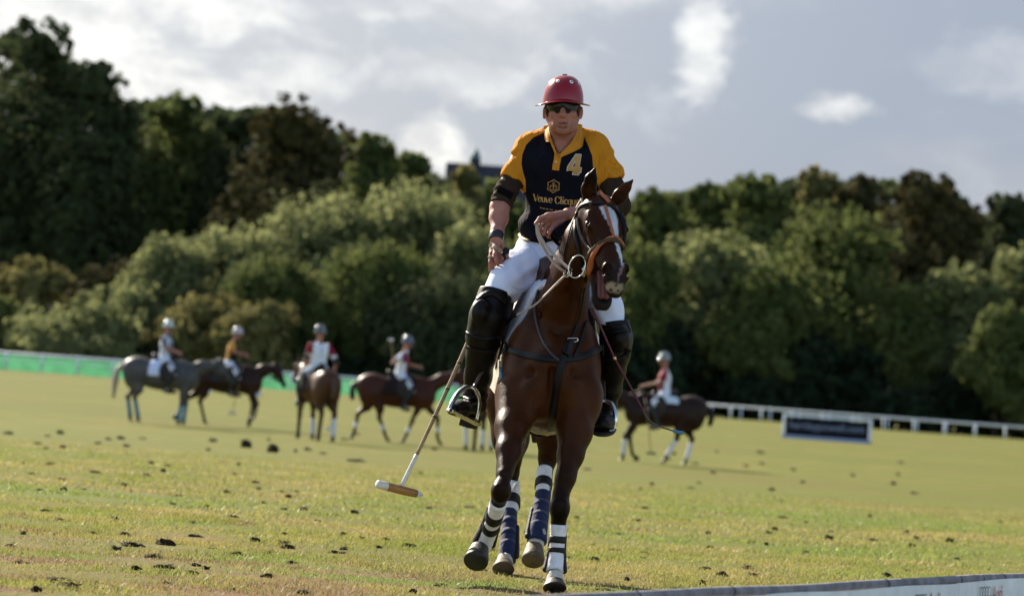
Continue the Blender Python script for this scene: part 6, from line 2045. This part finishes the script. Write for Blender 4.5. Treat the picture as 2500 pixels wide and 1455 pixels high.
def far_rider(g, heading, label, torso, sleeve, helmet, helm_gloss, legs_white=(.62, .64, .72), lean=0.0, turn=0.0, arms=((.30, 1.62), (.32, 1.60)), twist=None, group='riders further up the field', pattern=None, number=None, side_panel=None, undersl=None, dy=0.0):
    root = thing('person', label, 'person', g + np.array([0, 0, 1.45]), group, heading)
    o = g
    root.scale = (.97, .97, .96)
    loc = lambda q: (np.asarray(q[0]) + o, q[1])
    v = lambda x, z, y=0.0: np.array([x + lean * max(0, z - 1.45), y, z])
    sk = mat('far_skin', (.30, .135, .092), .6, .3, var=.08, vscale=10)
    h = Field((-.45, -.5, 1.4), (.8, .5, 2.55), .017)
    hd = v(.04, 2.20)
    h.ell(hd, (.095, .078, .115), k=.01); h.ell(hd + (.045, 0, -.055), (.055, .055, .05), k=.03)
    h.cap(hd + (.095 * math.cos(turn), .095 * math.sin(turn), -.01), hd + (.11 * math.cos(turn), .11 * math.sin(turn), -.03), .016, .018, .02)
    h.cap(v(-.01, 1.95), v(.02, 2.12), .065, .058, .03)
    h.ell(v(0, 1.80), (.09, .13, .15), k=.03)
    hands = []
    for s, a in ((1, arms[0]), (-1, arms[1])):
        sh = v(-.01, 1.94, s * .20); hx_, hz_ = a[0], a[1]
        hy = a[2] if len(a) > 2 else s * .10
        hand = np.array([hx_, hy, hz_]); mid = (sh + hand) / 2 + np.array([-.10, s * .10, -.07])
        h.chain([(sh, .055), (mid, .045), (hand, .032)], .03)
        h.ell(hand + unit(hand - mid) * .05, (.045, .038, .045), k=.02)
        for q in range(4): h.cap(hand + unit(hand - mid) * .06 + (0, (q - 1.5) * .016, 0), hand + unit(hand - mid) * .10 + (0, (q - 1.5) * .018, -.035), .010, .009, .008)
        hands.append((sh, mid, hand))
    mesh_obj('body', *loc(h.mesh(1)), sk, root)
    h = Field((-.45, -.5, 1.3), (.7, .5, 2.2), .018)
    h.ell(v(0, 1.82), (.140, .205, .17), k=.02)
    h.cap(v(-.01, 1.93, -.15), v(-.01, 1.93, .15), .068, .068, .05)
    h.cap(v(0, 1.78), v(-.02, 1.47), .178, .168, .06, flat=((1, 0, 0), .80))
    for sh, mid, hand in hands: h.cap(sh, sh * .25 + mid * .75, .078, .070, .05, cb=True)
    h.cap(v(.02, 1.99), v(.03, 2.04), .072, .062, .02)
    V, F = h.mesh(1)
    c = np.tile(np.array(torso), (len(V), 1))
    sl = sstep(np.abs(V[:, 1]), .165, .185)
    if side_panel is not None: c = blend(c, sstep(V[:, 0] - lean * (V[:, 2] - 1.45), side_panel[0], side_panel[0] + .03) if side_panel[1] > 0 else sstep(V[:, 0] - lean * (V[:, 2] - 1.45), side_panel[0], side_panel[0] - .03), side_panel[2])
    c = blend(c, sl * (V[:, 2] > 1.76) * (1 if side_panel is None else sstep(V[:, 0] - lean * (V[:, 2] - 1.45), -.06, -.02)), sleeve)
    if pattern is not None: c = blend(c, sstep(vnoise(V, 26, 5, 2), .05, .15), pattern)
    shm = mat('far_shirt', (.5, .5, .5), .8, .2, attr='Col', var=.05, vscale=8)
    sh_o = mesh_obj('polo_shirt', V + o, F, shm, root, cols=c)
    if undersl is not None:
        um = mat('far_under_%d' % int(undersl[0] * 999), undersl, .8)
        for sh, mid, hand in hands: mesh_obj('under_sleeve', *tube(np.array([sh * .3 + mid * .7, mid, mid * .75 + hand * .25]) + o, [.058, .058, .050], 10), um, root)
    if number:
        Vt, Ft = text_mesh(number, .26); w = Vt[:, 0].max() + Vt[:, 0].min()
        W = np.stack([np.full(len(Vt), -.152) + lean * (Vt[:, 1] + .28), -(Vt[:, 0] - w / 2), Vt[:, 1] + 1.72], -1)
        mesh_obj('number', W + o, Ft, mat('number_blue', (.03, .10, .35), .6), sh_o, smooth=False)
    br = mat('far_breeches_%d' % int(legs_white[0] * 99), legs_white, .85, .15)
    h = Field((-.4, -.5, .9), (.6, .5, 1.7), .02)
    h.ell(np.array([-.03, 0, 1.47]), (.17, .17, .12), k=.04)
    for s in (-1, 1): h.chain([(np.array([-.02, s * .12, 1.44]), .105), (np.array([.14, s * .26, 1.30]), .09), (np.array([.27, s * .315, 1.12]), .070)], .05)
    mesh_obj('breeches', *loc(h.mesh(1)), br, root)
    bl = mat('far_boot', (.007, .006, .006), .40, .35)
    st = mat('steel', (.62, .60, .57), .22, metal=1.0)
    for s in (-1, 1):
        h = Field((-.25, min(s * .2, s * .46), .5), (.5, max(s * .2, s * .46), 1.3), .018)
        h.chain([(np.array([.27, s * .315, 1.16]), .078), (np.array([.19, s * .34, .98]), .068), (np.array([.08, s * .345, .76]), .048)], .03)
        h.chain([(np.array([.06, s * .345, .70]), .046), (np.array([.15, s * .355, .675]), .045), (np.array([.24, s * .36, .66]), .038)], .03)
        b_ = mesh_obj('boot', *loc(h.mesh(1)), bl, root)
        a = np.linspace(0, 2 * math.pi, 17)
        mesh_obj('stirrup', *tube(np.array([np.array([.14, s * .35 + .07 * math.cos(x), .69 + .085 * math.sin(x)]) for x in a]) + o, .009, 6, cap=False), st, b_)
    hm = mat('far_helmet_%d_%d' % (int(helmet[0] * 99), int(helm_gloss * 9)), helmet, helm_gloss, .5, coat=.8)
    Vh, Fh = [], []; nn = 24
    ct, s_t = math.cos(turn), math.sin(turn)
    prof = [(1.32, -.010, 1), (1.34, .002, 1), (1.03, .016, 0), (1.0, .04, 0), (.95, .085, 0), (.80, .125, 0), (.52, .155, 0), (.22, .168, 0), (.02, .171, 0)]
    for r_, z, brim in prof:
        for j in range(nn):
            a = 2 * math.pi * j / nn; x, y = math.cos(a), math.sin(a)
            rr = r_ if not brim else 1.0 + (r_ - 1.0) * (1.25 if x > .3 else .42)
            X, Yy = .128 * rr * x, .108 * rr * y
            Vh.append(hd + np.array([X * ct - Yy * s_t, X * s_t + Yy * ct, z + .045]))
    for i in range(len(prof) - 1):
        for j in range(nn): Fh.append((i * nn + j, i * nn + (j + 1) % nn, (i + 1) * nn + (j + 1) % nn, (i + 1) * nn + j))
    Fh.append(tuple((len(prof) - 1) * nn + j for j in range(nn)))
    he = mesh_obj('helmet', np.array(Vh) + o, Fh, hm, root)
    mesh_obj('chin_strap', *tube(spline([hd + np.array([.01, -.082, .05]), hd + np.array([.05, -.06, -.08]), hd + np.array([.05, .06, -.08]), hd + np.array([.01, .082, .05])], 10) + o, .007, 6), bl, he)
    root.location.z = g[2] + 1.53
    return root, [np.array([q[2][0] * .97, q[2][1] * .97, (q[2][2] - 1.45) * .96 + 1.53]) for q in hands]


def to_world(g, heading, p):
    c, s = math.cos(heading), math.sin(heading)
    return g + np.array([p[0] * c - p[1] * s, p[0] * s + p[1] * c, p[2]])


def far_mallet(a, b, label, headdir, headc=(.62, .60, .58)):
    root = thing('polo_mallet', label, 'mallet', b, 'mallets further up the field')
    cane = mat('far_cane', (.26, .17, .09), .5, .4); wh = mat('far_mallet_%d' % int(headc[0] * 99), headc, .5, .4)
    a, b = np.asarray(a), np.asarray(b)
    mesh_obj('shaft', *tube([a, (a + b) / 2 + (.01, 0, 0), b], [.014, .011, .010], 8), cane, root)
    mesh_obj('grip', *tube([a, a + (b - a) * .18], .020, 8), mat('mallet_grip', (.010, .009, .009)), root)
    hd = unit(headdir)
    mesh_obj('head', *tube([b - hd * .11, b - hd * .10, b, b + hd * .10, b + hd * .11], [.02, .026, .028, .026, .02], 10), wh, root)


def build_far():
    white = (.62, .62, .66); teal = (.06, .17, .25)
    # grey pony
    Y = 76.5
    r, g = far_pony(393, Y, -.06, 'dark grey pony with blue leg wraps standing at the far left', (.064, .061, .059),
                    [(.50, .50, .47, .13, .49, 0), (.44, .50, .40, .13, .42, 0), (-.80, .55, -.72, .14, -.68, 0), (-.60, .55, -.50, .14, -.46, 0)],
                    (1.12, 1.46, 1.48, 1.04), [teal] * 4, cloth=(.55, .60, .80), points=(.030, .028, .028), tailc=(.34, .27, .21), dapple=.5, cz=1.06, cx=(-.34, .12))
    far_rider(g, -.06, 'rider in navy and white patterned shirt and silver helmet on the grey pony', (.55, .58, .68), (.50, .53, .62), (.42, .46, .44), .18, pattern=(.02, .03, .075), lean=-.05, legs_white=(.60, .63, .74), turn=-.5)
    # bay beside it
    Y = 80
    r, g = far_pony(552, Y, -.10, 'dark bay pony with low head walking right beside the grey pony', (.022, .0085, .0050),
                    [(.56, .50, .50, .14, .52, 0), (.70, .56, .66, .27, .57, .15), (-1.02, .52, -1.16, .22, -1.22, .10), (-.62, .53, -.50, .14, -.44, 0)],
                    (1.05, 1.50, 1.30, .98), [None] * 4, cloth=(.03, .03, .035))
    rr, hands = far_rider(g, -.10, 'rider in yellow and black shirt and white helmet on the dark bay pony', (.012, .011, .012), (.52, .25, .05), (.40, .36, .36), .30, side_panel=(-.02, -1, (.50, .24, .05)), lean=.10, arms=((.34, 1.66), (.36, 1.72)))
    far_mallet(to_world(g, -.10, hands[1]), to_world(g, -.10, (.20, -.42, .34)), 'cane mallet hanging beside the dark bay pony', (1, .3, 0), (.35, .36, .36))
    # seen from behind
    Y = 69
    hd = math.radians(113)
    r, g = far_pony(763, Y, hd, 'chestnut pony seen from behind with one white hind wrap', (.060, .024, .011),
                    [(.50, .50, .52, .13, .55, 0), (.46, .50, .40, .13, .42, 0), (-.76, .55, -.68, .14, -.64, 0), (-.82, .55, -.80, .14, -.78, 0)],
                    (1.02, 1.55, 1.36, 1.14), [None, (.5, .5, .52), None, white], cloth=(.04, .03, .03), tailc=(.06, .03, .016), tail_tied=True)
    r.rotation_euler[2] = hd
    rr, hands = far_rider(g, hd, 'rider seen from behind in white and maroon shirt with a blue number', (.66, .67, .74), (.20, .012, .028), (.045, .065, .060), .14, lean=-.02, number='1', arms=((.34, 1.58), (.10, 1.44, -.42)), undersl=(.012, .010, .012), turn=-.9)
    far_mallet(to_world(g, hd, hands[1]), P(808, 1047, Y - .1), 'mallet with white head hanging down behind the chestnut pony', (1, .2, 0))
    # bay walking right in the middle
    Y = 74
    r, g = far_pony(968, Y, .04, 'red bay pony striding right with white fetlock bands in the middle of the field', (.048, .0125, .0060),
                    [(.84, .56, .86, .20, .96, 0), (.30, .50, .18, .16, .14, .0), (-.86, .55, -.92, .17, -.95, .0), (-.40, .52, -.26, .18, -.16, 0)],
                    (1.24, 1.62, 1.50, 1.20), [None] * 4, cloth=(.02, .012, .012), tail_tied=True)
    for q in ((.86, .20, .125), (.18, .16, -.125), (-.92, .17, .12), (-.26, .18, -.12)):
        kx = {.86: (.84, .56), .18: (.30, .50), -.92: (-.86, .55), -.26: (-.40, .52)}[q[0]]
        a, b = np.array([q[0], q[2], q[1]]), np.array([kx[0], q[2], kx[1]])
        mesh_obj('fetlock_band', *tube(np.array([a + (b - a) * t for t in (.28, .34, .52, .56)]) + g, [.048, .05, .05, .047], 10), mat('far_wrap_61_61_65', white, .85, .15), r)
    rr, hands = far_rider(g, .04, 'rider in white backed maroon shirt and navy cap shaped helmet on the red bay pony', (.66, .66, .72), (.17, .012, .035), (.06, .07, .10), .22, side_panel=(.06, 1, (.16, .012, .035)), lean=.06, arms=((.40, 1.68), (-.22, 1.74, -.26)), turn=-.2)
    far_mallet(to_world(g, .04, hands[1]) + np.array([0, 0, 0]), to_world(g, .04, (-.30, -.30, 2.32)), 'mallet carried upright by the rider on the red bay pony', (.4, 1, 0))
    # legs of a pony hidden behind the main rider
    Y = 71
    hd = math.radians(74)
    far_pony(1172, Y, hd, 'dark pony mostly hidden behind the main rider, white wraps on its legs', (.030, .011, .006),
             [(.55, .50, .58, .13, .62, 0), (.40, .50, .34, .13, .36, 0), (-.74, .55, -.62, .14, -.58, 0), (-.86, .55, -.88, .14, -.86, 0)],
             (1.00, 1.35, 1.30, .95), [white, white, white, None], cloth=(.03, .03, .03), tail_tied=True)
    b = on_ground(1155, 70.2)
    ball = mesh_obj('polo_ball', *uv_sphere((b[0], 70.2, b[2] + .045), .045, 16, 10), mat('ball_white', (.75, .73, .68), .35, .5, coat=.4), origin=(b[0], 70.2, b[2]))
    tag(ball, 'small white polo ball on the grass behind the main rider\'s stirrup', 'ball')
    # right hand pony walking left
    Y = 71.5
    hd = math.pi
    r, g = far_pony(1607, Y, hd, 'dark bay pony with white hind wraps walking left behind the main pony', (.020, .0075, .0050),
                    [(.72, .52, .74, .16, .78, 0), (.62, .50, .54, .16, .46, .04), (-.34, .56, -.16, .20, -.08, .03), (-.66, .55, -.58, .15, -.52, 0)],
                    (1.18, 1.42, 1.42, 1.02), [(.5, .5, .52), None, white, white], cloth=(.55, .62, .66), tail_tied=True, cz=1.26, cx=(-.46, .1))
    rr, hands = far_rider(g, hd, 'rider in white and maroon shirt and silver grey helmet on the right hand pony', (.64, .64, .74), (.20, .014, .035), (.16, .17, .16), .10, side_panel=(.0, 1, (.17, .012, .028)), lean=-.02, arms=((.46, 1.60), (.40, 1.62)))
    far_mallet(to_world(g, hd, hands[0]), P(1590, 1106, Y - .7), 'mallet hanging beside the right hand pony', (1, .3, 0), (.10, .09, .06))
    # white boards by the green fence and a dark figure
    for px, w in ((622, .5), (506, .35)):
        q = on_ground(px, 150)
        V, F = box((q[0], 150, q[2] + .32), (w, .05, .64), Matrix.Rotation(.12, 3, 'X'))
        o = mesh_obj('marker_board', V, F, mat('marker', (.5, .55, .75), .7), origin=q, smooth=False)
        tag(o, 'pale blue white marker board standing near the fence behind the %s' % ('bay pony\'s chest' if px > 600 else 'two leftmost ponies'), 'board')


build_far()
